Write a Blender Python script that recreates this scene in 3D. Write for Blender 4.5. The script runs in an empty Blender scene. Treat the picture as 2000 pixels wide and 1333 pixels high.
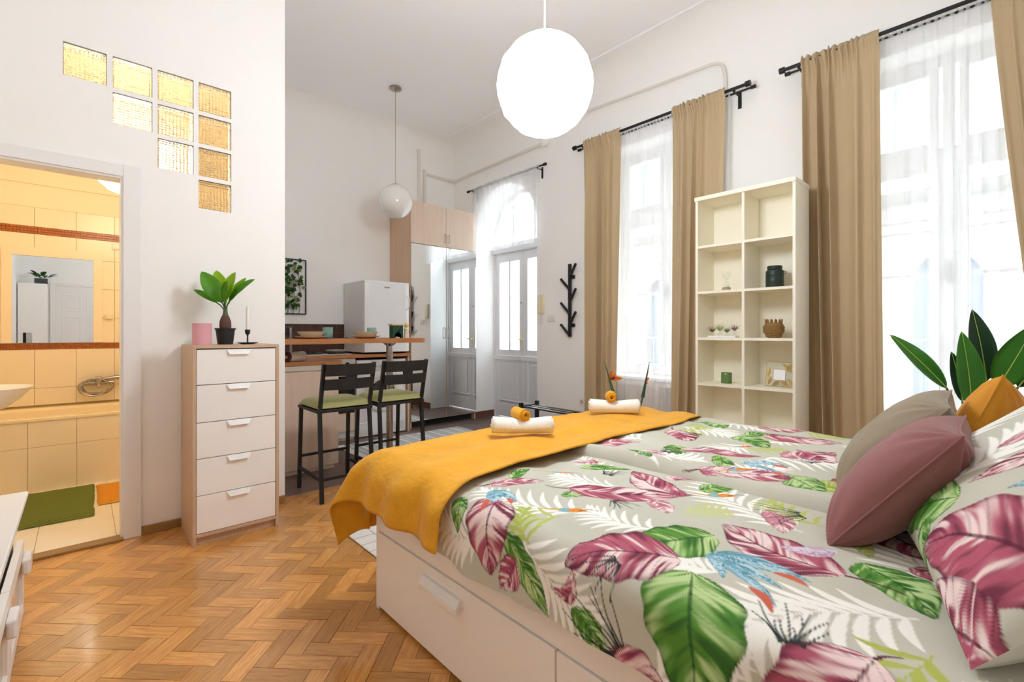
import bpy, bmesh, math, random
import numpy as np
from mathutils import Vector, Matrix

# ---------------------------------------------------------------- camera, world, exposure
S = bpy.context.scene
COL = S.collection
R = math.radians
cam_d = bpy.data.cameras.new('camera')
cam = bpy.data.objects.new('camera', cam_d)
COL.objects.link(cam)
cam_d.sensor_width = 36.0
cam_d.lens = 36.0 * 918.0 / 2000.0
cam_d.shift_y = -16.5 / 2000.0
cam_d.clip_start = 0.02
cam.location = (0, 0, 1.16)
cam.rotation_euler = (R(90), 0, -math.atan2(918.0, 1000.0))
S.camera = cam
CAM_DIR = (0.67626, 0.73666)

world = bpy.data.worlds.new('overcast_sky')
S.world = world
world.use_nodes = True
_bg = world.node_tree.nodes['Background']
_bg.inputs[0].default_value = (0.84, 0.92, 1.0, 1)
_bg.inputs[1].default_value = 8.2

S.view_settings.view_transform = 'Standard'
S.view_settings.look = 'None'
S.view_settings.gamma = 1.0
S.view_settings.use_curve_mapping = False
S.view_settings.exposure = 1.40
S.cycles.max_bounces = 10
S.cycles.diffuse_bounces = 9
S.cycles.glossy_bounces = 4
S.cycles.transparent_max_bounces = 12
S.cycles.transmission_bounces = 6
S.cycles.use_light_tree = False
S.cycles.use_adaptive_sampling = True
S.cycles.adaptive_threshold = 0.04
S.cycles.caustics_reflective = False
S.cycles.caustics_refractive = False
S.cycles.sample_clamp_indirect = 6.0

LANTERN_POWER = 14.8
BATH_POWER = 3.8

rnd = random.Random(7)

# ---------------------------------------------------------------- colour and materials
def lin(c):
    return c / 12.92 if c <= 0.04045 else ((c + 0.055) / 1.055) ** 2.4

def hx(h):
    h = h.lstrip('#')
    return tuple(lin(int(h[i:i + 2], 16) / 255.0) for i in (0, 2, 4))

def nodes_of(m):
    m.use_nodes = True
    nt = m.node_tree
    return nt, nt.nodes['Principled BSDF']

def mat(name, col, rough=0.55, metal=0.0, var=0.0, vscale=6.0, bump=0.0, bscale=60.0,
        spec=0.5, sheen=0.0, emit=0.0, coat=0.0, trans=0.0, ior=1.45, alpha=1.0, ecol=None):
    """plain material with a little procedural variation of colour and relief"""
    m = bpy.data.materials.new(name)
    nt, p = nodes_of(m)
    c = hx(col) if isinstance(col, str) else col
    p.inputs['Base Color'].default_value = (*c, 1)
    p.inputs['Roughness'].default_value = rough
    p.inputs['Metallic'].default_value = metal
    p.inputs['Specular IOR Level'].default_value = spec
    p.inputs['IOR'].default_value = ior
    if sheen: 
        p.inputs['Sheen Weight'].default_value = sheen
        p.inputs['Sheen Roughness'].default_value = 0.4
    if coat: p.inputs['Coat Weight'].default_value = coat
    if trans: p.inputs['Transmission Weight'].default_value = trans
    if alpha < 1: p.inputs['Alpha'].default_value = alpha
    if emit:
        p.inputs['Emission Color'].default_value = (*(ecol or c), 1)
        p.inputs['Emission Strength'].default_value = emit
    tc = nt.nodes.new('ShaderNodeTexCoord')
    if var:
        n = nt.nodes.new('ShaderNodeTexNoise'); n.inputs['Scale'].default_value = vscale
        n.inputs['Detail'].default_value = 3
        mx = nt.nodes.new('ShaderNodeMix'); mx.data_type = 'RGBA'
        mx.inputs['A'].default_value = (*[min(1, x * (1 + var)) for x in c], 1)
        mx.inputs['B'].default_value = (*[x * (1 - var) for x in c], 1)
        nt.links.new(tc.outputs['Object'], n.inputs['Vector'])
        nt.links.new(n.outputs['Fac'], mx.inputs['Factor'])
        nt.links.new(mx.outputs['Result'], p.inputs['Base Color'])
    if bump:
        n2 = nt.nodes.new('ShaderNodeTexNoise'); n2.inputs['Scale'].default_value = bscale
        n2.inputs['Detail'].default_value = 3
        b = nt.nodes.new('ShaderNodeBump'); b.inputs['Strength'].default_value = bump
        b.inputs['Distance'].default_value = 0.01
        nt.links.new(tc.outputs['Object'], n2.inputs['Vector'])
        nt.links.new(n2.outputs['Fac'], b.inputs['Height'])
        nt.links.new(b.outputs['Normal'], p.inputs['Normal'])
    return m

def wood(name, c1, c2, stretch=(1, 1, 14), rough=0.45, scale=4.0, coat=0.0, rand=0.0, c3=None, bump=0.05):
    """streaky wood; 'stretch' is small along the grain"""
    m = bpy.data.materials.new(name)
    nt, p = nodes_of(m)
    p.inputs['Roughness'].default_value = rough
    if coat:
        p.inputs['Coat Weight'].default_value = coat
        p.inputs['Coat Roughness'].default_value = 0.12
    tc = nt.nodes.new('ShaderNodeTexCoord')
    mp = nt.nodes.new('ShaderNodeMapping'); mp.inputs['Scale'].default_value = stretch
    n = nt.nodes.new('ShaderNodeTexNoise'); n.inputs['Scale'].default_value = scale
    n.inputs['Detail'].default_value = 6; n.inputs['Roughness'].default_value = 0.6
    n.inputs['Distortion'].default_value = 0.6
    cr = nt.nodes.new('ShaderNodeValToRGB')
    cr.color_ramp.elements[0].position = 0.3; cr.color_ramp.elements[1].position = 0.7
    cr.color_ramp.elements[0].color = (*hx(c1), 1)
    cr.color_ramp.elements[1].color = (*hx(c2), 1)
    nt.links.new(mp.outputs['Vector'], n.inputs['Vector'])
    nt.links.new(n.outputs['Fac'], cr.inputs['Fac'])
    out = cr.outputs['Color']
    if rand:
        oi = nt.nodes.new('ShaderNodeObjectInfo')
        add = nt.nodes.new('ShaderNodeVectorMath'); add.operation = 'ADD'
        sc = nt.nodes.new('ShaderNodeMath'); sc.operation = 'MULTIPLY'; sc.inputs[1].default_value = 37.0
        nt.links.new(oi.outputs['Random'], sc.inputs[0])
        nt.links.new(tc.outputs['Object'], add.inputs[0])
        nt.links.new(sc.outputs[0], add.inputs[1])
        nt.links.new(add.outputs[0], mp.inputs['Vector'])
        cr2 = nt.nodes.new('ShaderNodeValToRGB')
        e = cr2.color_ramp.elements
        e[0].position = 0; e[0].color = (1 - rand, 1 - rand * 1.05, 1 - rand * 1.1, 1)
        e[1].position = 1; e[1].color = (1 + rand, 1 + rand * 1.0, 1 + rand * .9, 1)
        mm = nt.nodes.new('ShaderNodeMix'); mm.data_type = 'RGBA'; mm.blend_type = 'MULTIPLY'
        mm.inputs['Factor'].default_value = 1.0
        nt.links.new(oi.outputs['Random'], cr2.inputs['Fac'])
        nt.links.new(out, mm.inputs['A']); nt.links.new(cr2.outputs['Color'], mm.inputs['B'])
        out = mm.outputs['Result']
    else:
        nt.links.new(tc.outputs['Object'], mp.inputs['Vector'])
    nt.links.new(out, p.inputs['Base Color'])
    if bump:
        b = nt.nodes.new('ShaderNodeBump'); b.inputs['Strength'].default_value = bump
        b.inputs['Distance'].default_value = 0.004
        nt.links.new(n.outputs['Fac'], b.inputs['Height'])
        nt.links.new(b.outputs['Normal'], p.inputs['Normal'])
    return m

def island_wood(name):
    m = wood(name, '#B97A38', '#DCA45C', stretch=(9, 9, 9), rough=0.28, scale=3.2, coat=0.6, rand=0.24)
    nt = m.node_tree
    oi = [n for n in nt.nodes if n.type == 'OBJECT_INFO'][0]
    g = nt.nodes.new('ShaderNodeNewGeometry')
    for l in list(nt.links):
        if l.from_node == oi:
            t = l.to_socket; nt.links.remove(l); nt.links.new(g.outputs['Random Per Island'], t)
    return m

def cloth_print(name, rough=0.85, bump=0.15):
    """cotton whose woven print is carried by the colour attribute 'print'"""
    m = bpy.data.materials.new(name)
    nt, p = nodes_of(m)
    p.inputs['Roughness'].default_value = rough
    p.inputs['Specular IOR Level'].default_value = 0.2
    a = nt.nodes.new('ShaderNodeAttribute'); a.attribute_name = 'print'
    nt.links.new(a.outputs['Color'], p.inputs['Base Color'])
    tc = nt.nodes.new('ShaderNodeTexCoord')
    n = nt.nodes.new('ShaderNodeTexNoise'); n.inputs['Scale'].default_value = 9; n.inputs['Detail'].default_value = 4
    b = nt.nodes.new('ShaderNodeBump'); b.inputs['Strength'].default_value = bump; b.inputs['Distance'].default_value = 0.02
    nt.links.new(tc.outputs['Object'], n.inputs['Vector'])
    nt.links.new(n.outputs['Fac'], b.inputs['Height']); nt.links.new(b.outputs['Normal'], p.inputs['Normal'])
    return m

def sheer_mat(name, col, opacity, trl=0.5):
    m = bpy.data.materials.new(name); m.use_nodes = True
    nt = m.node_tree; nt.nodes.clear()
    o = nt.nodes.new('ShaderNodeOutputMaterial')
    t = nt.nodes.new('ShaderNodeBsdfTransparent')
    d = nt.nodes.new('ShaderNodeBsdfDiffuse'); d.inputs[0].default_value = (*col, 1)
    tr = nt.nodes.new('ShaderNodeBsdfTranslucent'); tr.inputs[0].default_value = (*col, 1)
    m1 = nt.nodes.new('ShaderNodeMixShader'); m1.inputs[0].default_value = trl
    m2 = nt.nodes.new('ShaderNodeMixShader'); m2.inputs[0].default_value = opacity
    # fine weave: opacity wavers a little
    tc = nt.nodes.new('ShaderNodeTexCoord'); n = nt.nodes.new('ShaderNodeTexNoise'); n.inputs['Scale'].default_value = 5
    mr = nt.nodes.new('ShaderNodeMapRange')
    mr.inputs['To Min'].default_value = opacity - 0.05; mr.inputs['To Max'].default_value = opacity + 0.05
    nt.links.new(tc.outputs['Object'], n.inputs['Vector']); nt.links.new(n.outputs['Fac'], mr.inputs['Value'])
    nt.links.new(mr.outputs['Result'], m2.inputs[0])
    nt.links.new(d.outputs[0], m1.inputs[1]); nt.links.new(tr.outputs[0], m1.inputs[2])
    nt.links.new(t.outputs[0], m2.inputs[1]); nt.links.new(m1.outputs[0], m2.inputs[2])
    nt.links.new(m2.outputs[0], o.inputs[0])
    return m

def thin_glass(name, tint=(1, 1, 1), refl=0.08):
    m = bpy.data.materials.new(name); m.use_nodes = True
    nt = m.node_tree; nt.nodes.clear()
    o = nt.nodes.new('ShaderNodeOutputMaterial')
    t = nt.nodes.new('ShaderNodeBsdfTransparent'); t.inputs[0].default_value = (*tint, 1)
    g = nt.nodes.new('ShaderNodeBsdfGlossy'); g.inputs['Roughness'].default_value = 0.02
    mx = nt.nodes.new('ShaderNodeMixShader'); mx.inputs[0].default_value = refl
    nt.links.new(t.outputs[0], mx.inputs[1]); nt.links.new(g.outputs[0], mx.inputs[2])
    nt.links.new(mx.outputs[0], o.inputs[0])
    return m

def weave_mat(name, c1, c2, scale=120, rough=0.95, axis=0):
    m = bpy.data.materials.new(name)
    nt, p = nodes_of(m)
    p.inputs['Roughness'].default_value = rough
    tc = nt.nodes.new('ShaderNodeTexCoord')
    w = nt.nodes.new('ShaderNodeTexWave'); w.inputs['Scale'].default_value = scale
    w.bands_direction = 'XY'[axis]; w.inputs['Distortion'].default_value = 3.0
    mx = nt.nodes.new('ShaderNodeMix'); mx.data_type = 'RGBA'
    mx.inputs['A'].default_value = (*hx(c1), 1); mx.inputs['B'].default_value = (*hx(c2), 1)
    b = nt.nodes.new('ShaderNodeBump'); b.inputs['Strength'].default_value = 0.6; b.inputs['Distance'].default_value = 0.006
    nt.links.new(tc.outputs['Object'], w.inputs['Vector'])
    nt.links.new(w.outputs['Fac'], mx.inputs['Factor']); nt.links.new(mx.outputs['Result'], p.inputs['Base Color'])
    nt.links.new(w.outputs['Fac'], b.inputs['Height']); nt.links.new(b.outputs['Normal'], p.inputs['Normal'])
    return m

M = {}
M['wall'] = mat('white_plaster', '#F6F5F2', 0.9, var=0.012, vscale=1.5, bump=0.04, bscale=40, spec=0.2)
M['ceil'] = mat('ceiling_paint', '#F7F7F7', 0.95, var=0.01, vscale=1.0, spec=0.1)
M['trim'] = mat('white_gloss_paint', '#EFEEEC', 0.35, var=0.01, vscale=3)
M['doorpaint'] = mat('old_white_door_paint', '#E9E9EA', 0.45, var=0.015, vscale=5)
M['bathwall'] = mat('bath_plaster', '#F4E8CF', 0.8, var=0.02, vscale=2)
M['bathtile'] = mat('cream_glazed_tile', '#F1E4CA', 0.22, var=0.03, vscale=2.5)
M['grout'] = mat('grout', '#C2A878', 0.9)
M['bathfloor'] = mat('cream_floor_tile', '#EFE4CD', 0.3, var=0.03, vscale=4)
M['mosaic'] = mat('amber_mosaic', '#B5601A', 0.25, var=0.35, vscale=60)
M['brown_tile'] = mat('brown_glazed_tile', '#50352B', 0.25, var=0.12, vscale=9)
M['kfloor'] = mat('dark_stone_tile', '#6E5A52', 0.38, var=0.22, vscale=6, bump=0.05, bscale=25)
M['dark_joint'] = mat('dark_joint', '#3A2B22', 0.9)
M['skirt_brown'] = mat('brown_skirting_tile', '#6B4436', 0.4, var=0.15, vscale=14)
M['plank'] = wood('parquet_oak', '#B97A38', '#DCA45C', stretch=(3, 30, 10), rough=0.28, scale=3.2, coat=0.6, rand=0.24)
M['plank_field'] = island_wood('parquet_oak_field')
M['skirt_wood'] = wood('oak_skirting', '#8F6A3C', '#A88150', stretch=(2, 20, 20), rough=0.5)
M['oak'] = wood('oak_effect', '#BFA083', '#CDB297', stretch=(22, 22, 1.2), rough=0.5, scale=2.5)
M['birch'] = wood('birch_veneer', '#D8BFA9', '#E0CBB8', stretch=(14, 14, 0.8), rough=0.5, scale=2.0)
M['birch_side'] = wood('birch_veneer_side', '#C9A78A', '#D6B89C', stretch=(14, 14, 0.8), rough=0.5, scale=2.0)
M['white'] = mat('white_foil', '#F5F3EF', 0.4, var=0.01, vscale=4)
M['bedwhite'] = mat('white_bed_foil', '#F9F7F4', 0.42, var=0.01, vscale=3)
M['cream'] = mat('cream_shelf_board', '#F3EEDD', 0.45, var=0.012, vscale=4)
M['black_metal'] = mat('black_powder_coat', '#1B1B1C', 0.45, var=0.1, vscale=30)
M['black'] = mat('matt_black', '#232323', 0.55, var=0.1, vscale=20)
M['chrome'] = mat('brushed_steel', '#B5AFA8', 0.22, metal=1.0, var=0.05, vscale=30)
M['steel'] = mat('steel_panel', '#C9C5BE', 0.35, metal=0.6, var=0.03, vscale=20)
M['mirror'] = mat('mirror_glass', '#F2F4F3', 0.01, metal=1.0)
M['olive'] = mat('olive_cushion', '#A5A36B', 0.9, var=0.07, vscale=12, bump=0.2, bscale=150, sheen=0.2)
M['enamel'] = mat('white_enamel', '#ECECEC', 0.25, var=0.01, vscale=3)
M['enamel_grey'] = mat('grey_white_enamel', '#D9D8D5', 0.35, var=0.01, vscale=3)
M['dark_glass'] = mat('dark_glass', '#17181A', 0.1, spec=0.6)
M['counter'] = wood('orange_beech_counter', '#A9683A', '#C08350', stretch=(1.5, 20, 20), rough=0.35, scale=4)
M['curtain'] = mat('sand_blackout_fabric', '#BFA985', 0.75, var=0.04, vscale=3, bump=0.12, bscale=220, sheen=0.15)
M['curtain_in'] = M['curtain']
M['sheer'] = sheer_mat('white_voile', (0.93, 0.95, 0.98), 0.52, 0.28)
M['valance'] = sheer_mat('white_voile_valance', (0.94, 0.95, 0.97), 0.55, 0.5)
M['glass'] = thin_glass('window_glass')
M['clear'] = thin_glass('clear_glass', (0.97, 0.99, 0.98))
M['frost'] = sheer_mat('frosted_glass', (0.95, 0.97, 1.0), 0.75, 0.85)
M['mustard'] = mat('mustard_fleece', '#E0A01C', 0.85, var=0.2, vscale=8, bump=0.5, bscale=38, sheen=0.15)  # light and dark colour patches imitate the fleece's uneven sheen
M['towel'] = mat('white_terry', '#F5F1E8', 0.95, var=0.02, vscale=20, bump=0.4, bscale=260, sheen=0.2)
M['yellow_terry'] = mat('yellow_terry', '#E3A512', 0.95, var=0.1, vscale=25, bump=0.4, bscale=260, sheen=0.3)
M['taupe'] = mat('taupe_velvet', '#8E7F68', 0.7, var=0.08, vscale=5, bump=0.15, bscale=14, sheen=0.2)
M['pinkvel'] = mat('dusty_rose_velvet', '#8C5957', 0.75, var=0.08, vscale=5, bump=0.15, bscale=14, sheen=0.15)
M['yelvel'] = mat('amber_velvet', '#D9921A', 0.7, var=0.1, vscale=5, bump=0.15, bscale=14, sheen=0.2)
M['print'] = cloth_print('floral_cotton')
M['mattress'] = mat('mattress_ticking', '#E9E6DF', 0.9, bump=0.1)
M['leaf'] = mat('bright_green_leaf', '#6FAE30', 0.4, var=0.25, vscale=14)
M['leaf_lime'] = mat('lime_leaf', '#A9D02F', 0.4, var=0.2, vscale=14)
M['leaf_dark'] = mat('dark_green_leaf', '#33583A', 0.4, var=0.2, vscale=8)
M['leaf_mid'] = mat('deep_green_leaf', '#529A38', 0.35, var=0.22, vscale=8)
M['vein'] = mat('leaf_vein', '#A9C65A', 0.5)
M['ivy'] = mat('ivy_leaf', '#3E6B36', 0.45, var=0.45, vscale=25)
M['ivy_l'] = mat('variegated_ivy_leaf', '#A3AE74', 0.5, var=0.35, vscale=30)
M['stem'] = mat('green_stem', '#4C5E33', 0.6, var=0.2, vscale=10)
M['bark'] = mat('brown_bulb', '#5B4036', 0.8, var=0.2, vscale=20, bump=0.2)
M['pink_pot'] = mat('pink_glazed_ceramic', '#DDA3AC', 0.45, var=0.03, vscale=8)
M['wax'] = mat('ivory_wax', '#F1EDE4', 0.5, spec=0.4)
M['ceramic'] = mat('beige_stoneware', '#D9C7AC', 0.4, var=0.06, vscale=14)
M['teal'] = mat('teal_glass_cup', '#7FA5A0', 0.25, var=0.06, vscale=14)
M['green_tin'] = mat('dark_green_tin', '#22322B', 0.45, var=0.1, vscale=20)
M['green_box'] = mat('bottle_green_panel', '#1F4A33', 0.6, var=0.1, vscale=10)
M['green_glass'] = mat('green_votive_glass', '#5F7F45', 0.25, var=0.1, vscale=20)
M['rattan'] = mat('woven_rattan', '#94703F', 0.8, var=0.35, vscale=70, bump=0.5, bscale=90)
M['gold'] = mat('gold_leaf_metal', '#D9BE7C', 0.3, metal=0.7, var=0.1, vscale=20)
M['ivory'] = mat('aged_ivory_plastic', '#EADFC2', 0.45, var=0.03, vscale=10)
M['plastic'] = mat('white_plastic', '#EFEDEA', 0.4)
M['pipe'] = mat('painted_pipe', '#E6E1D7', 0.5)
M['radiator'] = mat('radiator_cover', '#E5DED3', 0.5)
M['orange'] = mat('orange_petal', '#EE8A1E', 0.5, var=0.2, vscale=30)
M['flower_purple'] = mat('violet_petal', '#58538F', 0.5)
M['greenmat'] = weave_mat('olive_bath_mat', '#4F5B18', '#838F3C', 22, axis=1)
M['orangemat'] = weave_mat('orange_bath_mat', '#D27F10', '#F2AA34', 22, axis=1)
M['facade'] = mat('courtyard_render', '#8B8983', 0.9, var=0.03, vscale=1.0)
M['facade_dark'] = mat('courtyard_window', '#5F6A76', 0.3, var=0.05, vscale=2)
M['iron'] = mat('courtyard_iron', '#6E7278', 0.6)
M['blackplastic'] = mat('black_plastic', '#18191B', 0.35)
M['tv'] = mat('screen_black', '#101114', 0.12)

# ---------------------------------------------------------------- geometry helpers
def addbox(bm, x0, x1, y0, y1, z0, z1, bev=0.0, seg=2):
    r = bmesh.ops.create_cube(bm, size=1.0)
    vs = r['verts']
    for v in vs:
        v.co = Vector(((x0 + x1) / 2 + v.co.x * (x1 - x0), (y0 + y1) / 2 + v.co.y * (y1 - y0), (z0 + z1) / 2 + v.co.z * (z1 - z0)))
    if bev:
        es = list({e for v in vs for e in v.link_edges})
        bmesh.ops.bevel(bm, geom=es, offset=bev, segments=seg, affect='EDGES', profile=0.5)
    return vs

def box(x0, x1, y0, y1, z0, z1, bev=0.0, seg=2):
    bm = bmesh.new(); addbox(bm, x0, x1, y0, y1, z0, z1, bev, seg); return bm

def boxes(lst, bev=0.0):
    bm = bmesh.new()
    for i, b in enumerate(lst):
        e = i * .00022          # neighbours never share a plane
        addbox(bm, b[0] + e, b[1] - e, b[2] + e, b[3] - e, b[4] + e, b[5] - e, bev=bev)
    return bm

def lathe(prof, seg=32, c=(0, 0, 0), bm=None, close=False):
    bm = bm or bmesh.new()
    rings = []
    for r, z in prof:
        if r < 1e-6:
            rings.append([bm.verts.new((c[0], c[1], c[2] + z))])
        else:
            rings.append([bm.verts.new((c[0] + r * math.cos(2 * math.pi * i / seg), c[1] + r * math.sin(2 * math.pi * i / seg), c[2] + z)) for i in range(seg)])
    for a, b in zip(rings, rings[1:]):
        for i in range(seg):
            j = (i + 1) % seg
            if len(a) == 1 and len(b) > 1: bm.faces.new((a[0], b[j], b[i]))
            elif len(b) == 1 and len(a) > 1: bm.faces.new((a[i], a[j], b[0]))
            elif len(a) > 1 and len(b) > 1: bm.faces.new((a[i], a[j], b[j], b[i]))
    return bm

def tube(pts, r, seg=10, bm=None, caps=True, r2=None):
    bm = bm or bmesh.new()
    pts = [Vector(p) for p in pts]
    n = len(pts)
    rings = []
    up = None
    for i, p in enumerate(pts):
        t = (pts[min(i + 1, n - 1)] - pts[max(i - 1, 0)]).normalized()
        if up is None:
            up = Vector((0, 0, 1)) if abs(t.z) < 0.9 else Vector((1, 0, 0))
        u = (up - t * up.dot(t)).normalized(); up = u
        w = t.cross(u)
        rr = r if r2 is None else r + (r2 - r) * i / max(1, n - 1)
        rings.append([bm.verts.new(p + (u * math.cos(2 * math.pi * k / seg) + w * math.sin(2 * math.pi * k / seg)) * rr) for k in range(seg)])
    for a, b in zip(rings, rings[1:]):
        for k in range(seg):
            j = (k + 1) % seg
            bm.faces.new((a[k], a[j], b[j], b[k]))
    if caps:
        bm.faces.new(rings[0][::-1]); bm.faces.new(rings[-1])
    return bm

def bar(p0, p1, w, h, bm=None):
    """rectangular bar between two points"""
    bm = bm or bmesh.new()
    p0 = Vector(p0); p1 = Vector(p1)
    t = (p1 - p0).normalized()
    up = Vector((0, 0, 1)) if abs(t.z) < 0.9 else Vector((0, 1, 0))
    u = (up - t * up.dot(t)).normalized(); s = t.cross(u)
    q = []
    for p in (p0, p1):
        q.append([bm.verts.new(p + s * (a * w / 2) + u * (b * h / 2)) for a, b in ((-1, -1), (1, -1), (1, 1), (-1, 1))])
    for k in range(4):
        bm.faces.new((q[0][k], q[0][(k + 1) % 4], q[1][(k + 1) % 4], q[1][k]))
    bm.faces.new(q[0][::-1]); bm.faces.new(q[1])
    return bm

def prism(poly, z0, z1, bm=None):
    """2D polygon (x,y) extruded in z"""
    bm = bm or bmesh.new()
    a = [bm.verts.new((x, y, z0)) for x, y in poly]; b = [bm.verts.new((x, y, z1)) for x, y in poly]
    n = len(poly)
    for i in range(n):
        bm.faces.new((a[i], a[(i + 1) % n], b[(i + 1) % n], b[i]))
    bm.faces.new(a[::-1]); bm.faces.new(b)
    return bm

def bend(pts, n=8):
    """Catmull-Rom through the points"""
    P = [Vector(p) for p in pts]
    out = []
    for i in range(len(P) - 1):
        p0 = P[max(i - 1, 0)]; p1 = P[i]; p2 = P[i + 1]; p3 = P[min(i + 2, len(P) - 1)]
        for k in range(n):
            t = k / n
            out.append(0.5 * ((2 * p1) + (p2 - p0) * t + (2 * p0 - 5 * p1 + 4 * p2 - p3) * t * t + (3 * p1 - p0 - 3 * p2 + p3) * t ** 3))
    out.append(P[-1])
    return out

def finish(bm, name, smooth=False, ang=40):
    bmesh.ops.recalc_face_normals(bm, faces=bm.faces[:])
    me = bpy.data.meshes.new(name)
    bm.to_mesh(me); bm.free()
    if smooth:
        for p in me.polygons: p.use_smooth = True
        if ang < 180:
            try: me.set_sharp_from_angle(angle=R(ang))
            except Exception: pass
    return me

def link(name, me, m=None, parent=None):
    o = bpy.data.objects.new(name, me)
    COL.objects.link(o)
    if m is not None and me is not None and len(me.materials) == 0:
        me.materials.append(M[m] if isinstance(m, str) else m)
    if parent is not None: o.parent = parent
    return o

ORIG = {}
def thing(name, label, cat, loc=(0, 0, 0), rz=0.0, group=None):
    o = bpy.data.objects.new(name, None)
    o.empty_display_size = 0.05
    COL.objects.link(o)
    o.location = loc; o.rotation_euler = (0, 0, rz)
    o['label'] = label; o['category'] = cat
    if group: o['group'] = group
    ORIG[o] = Matrix.Translation(Vector(loc)) @ Matrix.Rotation(rz, 4, 'Z')
    return o

def part(name, bm, m, parent, smooth=False, local=False, ang=40, label=None, kind=None):
    """a part (or sub-part); world-space geometry unless local"""
    if not local:
        root = parent
        while root.parent is not None: root = root.parent
        mw = ORIG.get(root)
        if mw is not None:
            bm.transform(mw.inverted())
    o = link(name, finish(bm, name, smooth, ang), m, parent)
    if label: o['label'] = label
    if kind: o['kind'] = kind
    return o

def single(name, bm, m, label, cat, group=None, smooth=False, ang=40, base=None):
    """a thing that is one mesh; its origin is put at its base"""
    if base is None:
        xs = [v.co for v in bm.verts]
        base = (sum(v.x for v in xs) / len(xs), sum(v.y for v in xs) / len(xs), min(v.z for v in xs))
    bm.transform(Matrix.Translation(-Vector(base)))
    o = link(name, finish(bm, name, smooth, ang), m)
    o.location = base
    o['label'] = label; o['category'] = cat
    if group: o['group'] = group
    return o

def struct(name, bm, m, smooth=False, ang=40, parent=None):
    o = link(name, finish(bm, name, smooth, ang), m, parent)
    if parent is None: o['kind'] = 'structure'
    return o

def struct_empty(name):
    o = bpy.data.objects.new(name, None); o.empty_display_size = 0.05
    COL.objects.link(o); o['kind'] = 'structure'
    return o

def dup(root, loc, rz=None, label=None):
    r = root.copy(); COL.objects.link(r); r.location = loc
    if rz is not None: r.rotation_euler = (0, 0, rz)
    if label: r['label'] = label
    for ch in list(root.children):
        c = ch.copy(); COL.objects.link(c); c.parent = r
        for g in list(ch.children):
            d = g.copy(); COL.objects.link(d); d.parent = c
    return r

def grid_mesh(name, P, uvwrap=False, smooth=True):
    """P: (nu, nv, 3) numpy array -> quad grid mesh"""
    nu, nv = P.shape[:2]
    me = bpy.data.meshes.new(name)
    idx = np.arange(nu * nv).reshape(nu, nv)
    q = np.stack([idx[:-1, :-1], idx[1:, :-1], idx[1:, 1:], idx[:-1, 1:]], -1).reshape(-1, 4)
    me.vertices.add(nu * nv); me.vertices.foreach_set('co', P.astype(np.float32).ravel())
    nf = len(q)
    me.loops.add(nf * 4); me.loops.foreach_set('vertex_index', q.ravel().astype(np.int32))
    me.polygons.add(nf)
    me.polygons.foreach_set('loop_start', np.arange(0, nf * 4, 4, dtype=np.int32))
    me.polygons.foreach_set('loop_total', np.full(nf, 4, dtype=np.int32))
    if smooth: me.polygons.foreach_set('use_smooth', np.ones(nf, dtype=bool))
    me.update(); me.validate()
    return me

_NT = np.random.RandomState(11).rand(256, 256)
def vnoise(x, y, seed=0):
    x = np.asarray(x, float) + seed * 17.3; y = np.asarray(y, float) + seed * 9.7
    xi = np.floor(x).astype(int); yi = np.floor(y).astype(int)
    fx = x - xi; fy = y - yi
    fx = fx * fx * (3 - 2 * fx); fy = fy * fy * (3 - 2 * fy)
    a = _NT[xi % 256, yi % 256]; b = _NT[(xi + 1) % 256, yi % 256]
    c = _NT[xi % 256, (yi + 1) % 256]; d = _NT[(xi + 1) % 256, (yi + 1) % 256]
    return (a * (1 - fx) + b * fx) * (1 - fy) + (c * (1 - fx) + d * fx) * fy

def fbm(x, y, seed=0, oct=3):
    v = 0; a = 0.5; t = 0
    for k in range(oct):
        v = v + a * vnoise(x * 2 ** k, y * 2 ** k, seed + k); t += a; a *= 0.5
    return v / t

def sstep(a, b, x):
    t = np.clip((x - a) / (b - a), 0, 1); return t * t * (3 - 2 * t)

# ================================================================ THE ROOM
XW = 3.92            # inner face of the window wall
XWO = 4.37           # its outer face
YB = 3.42            # face of the bathroom wall
YK = 5.50            # back wall of kitchen and bath
XC = 1.03            # corner of the bathroom box
X0, Y0 = -0.78, -0.80
ZC = 3.80

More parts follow.
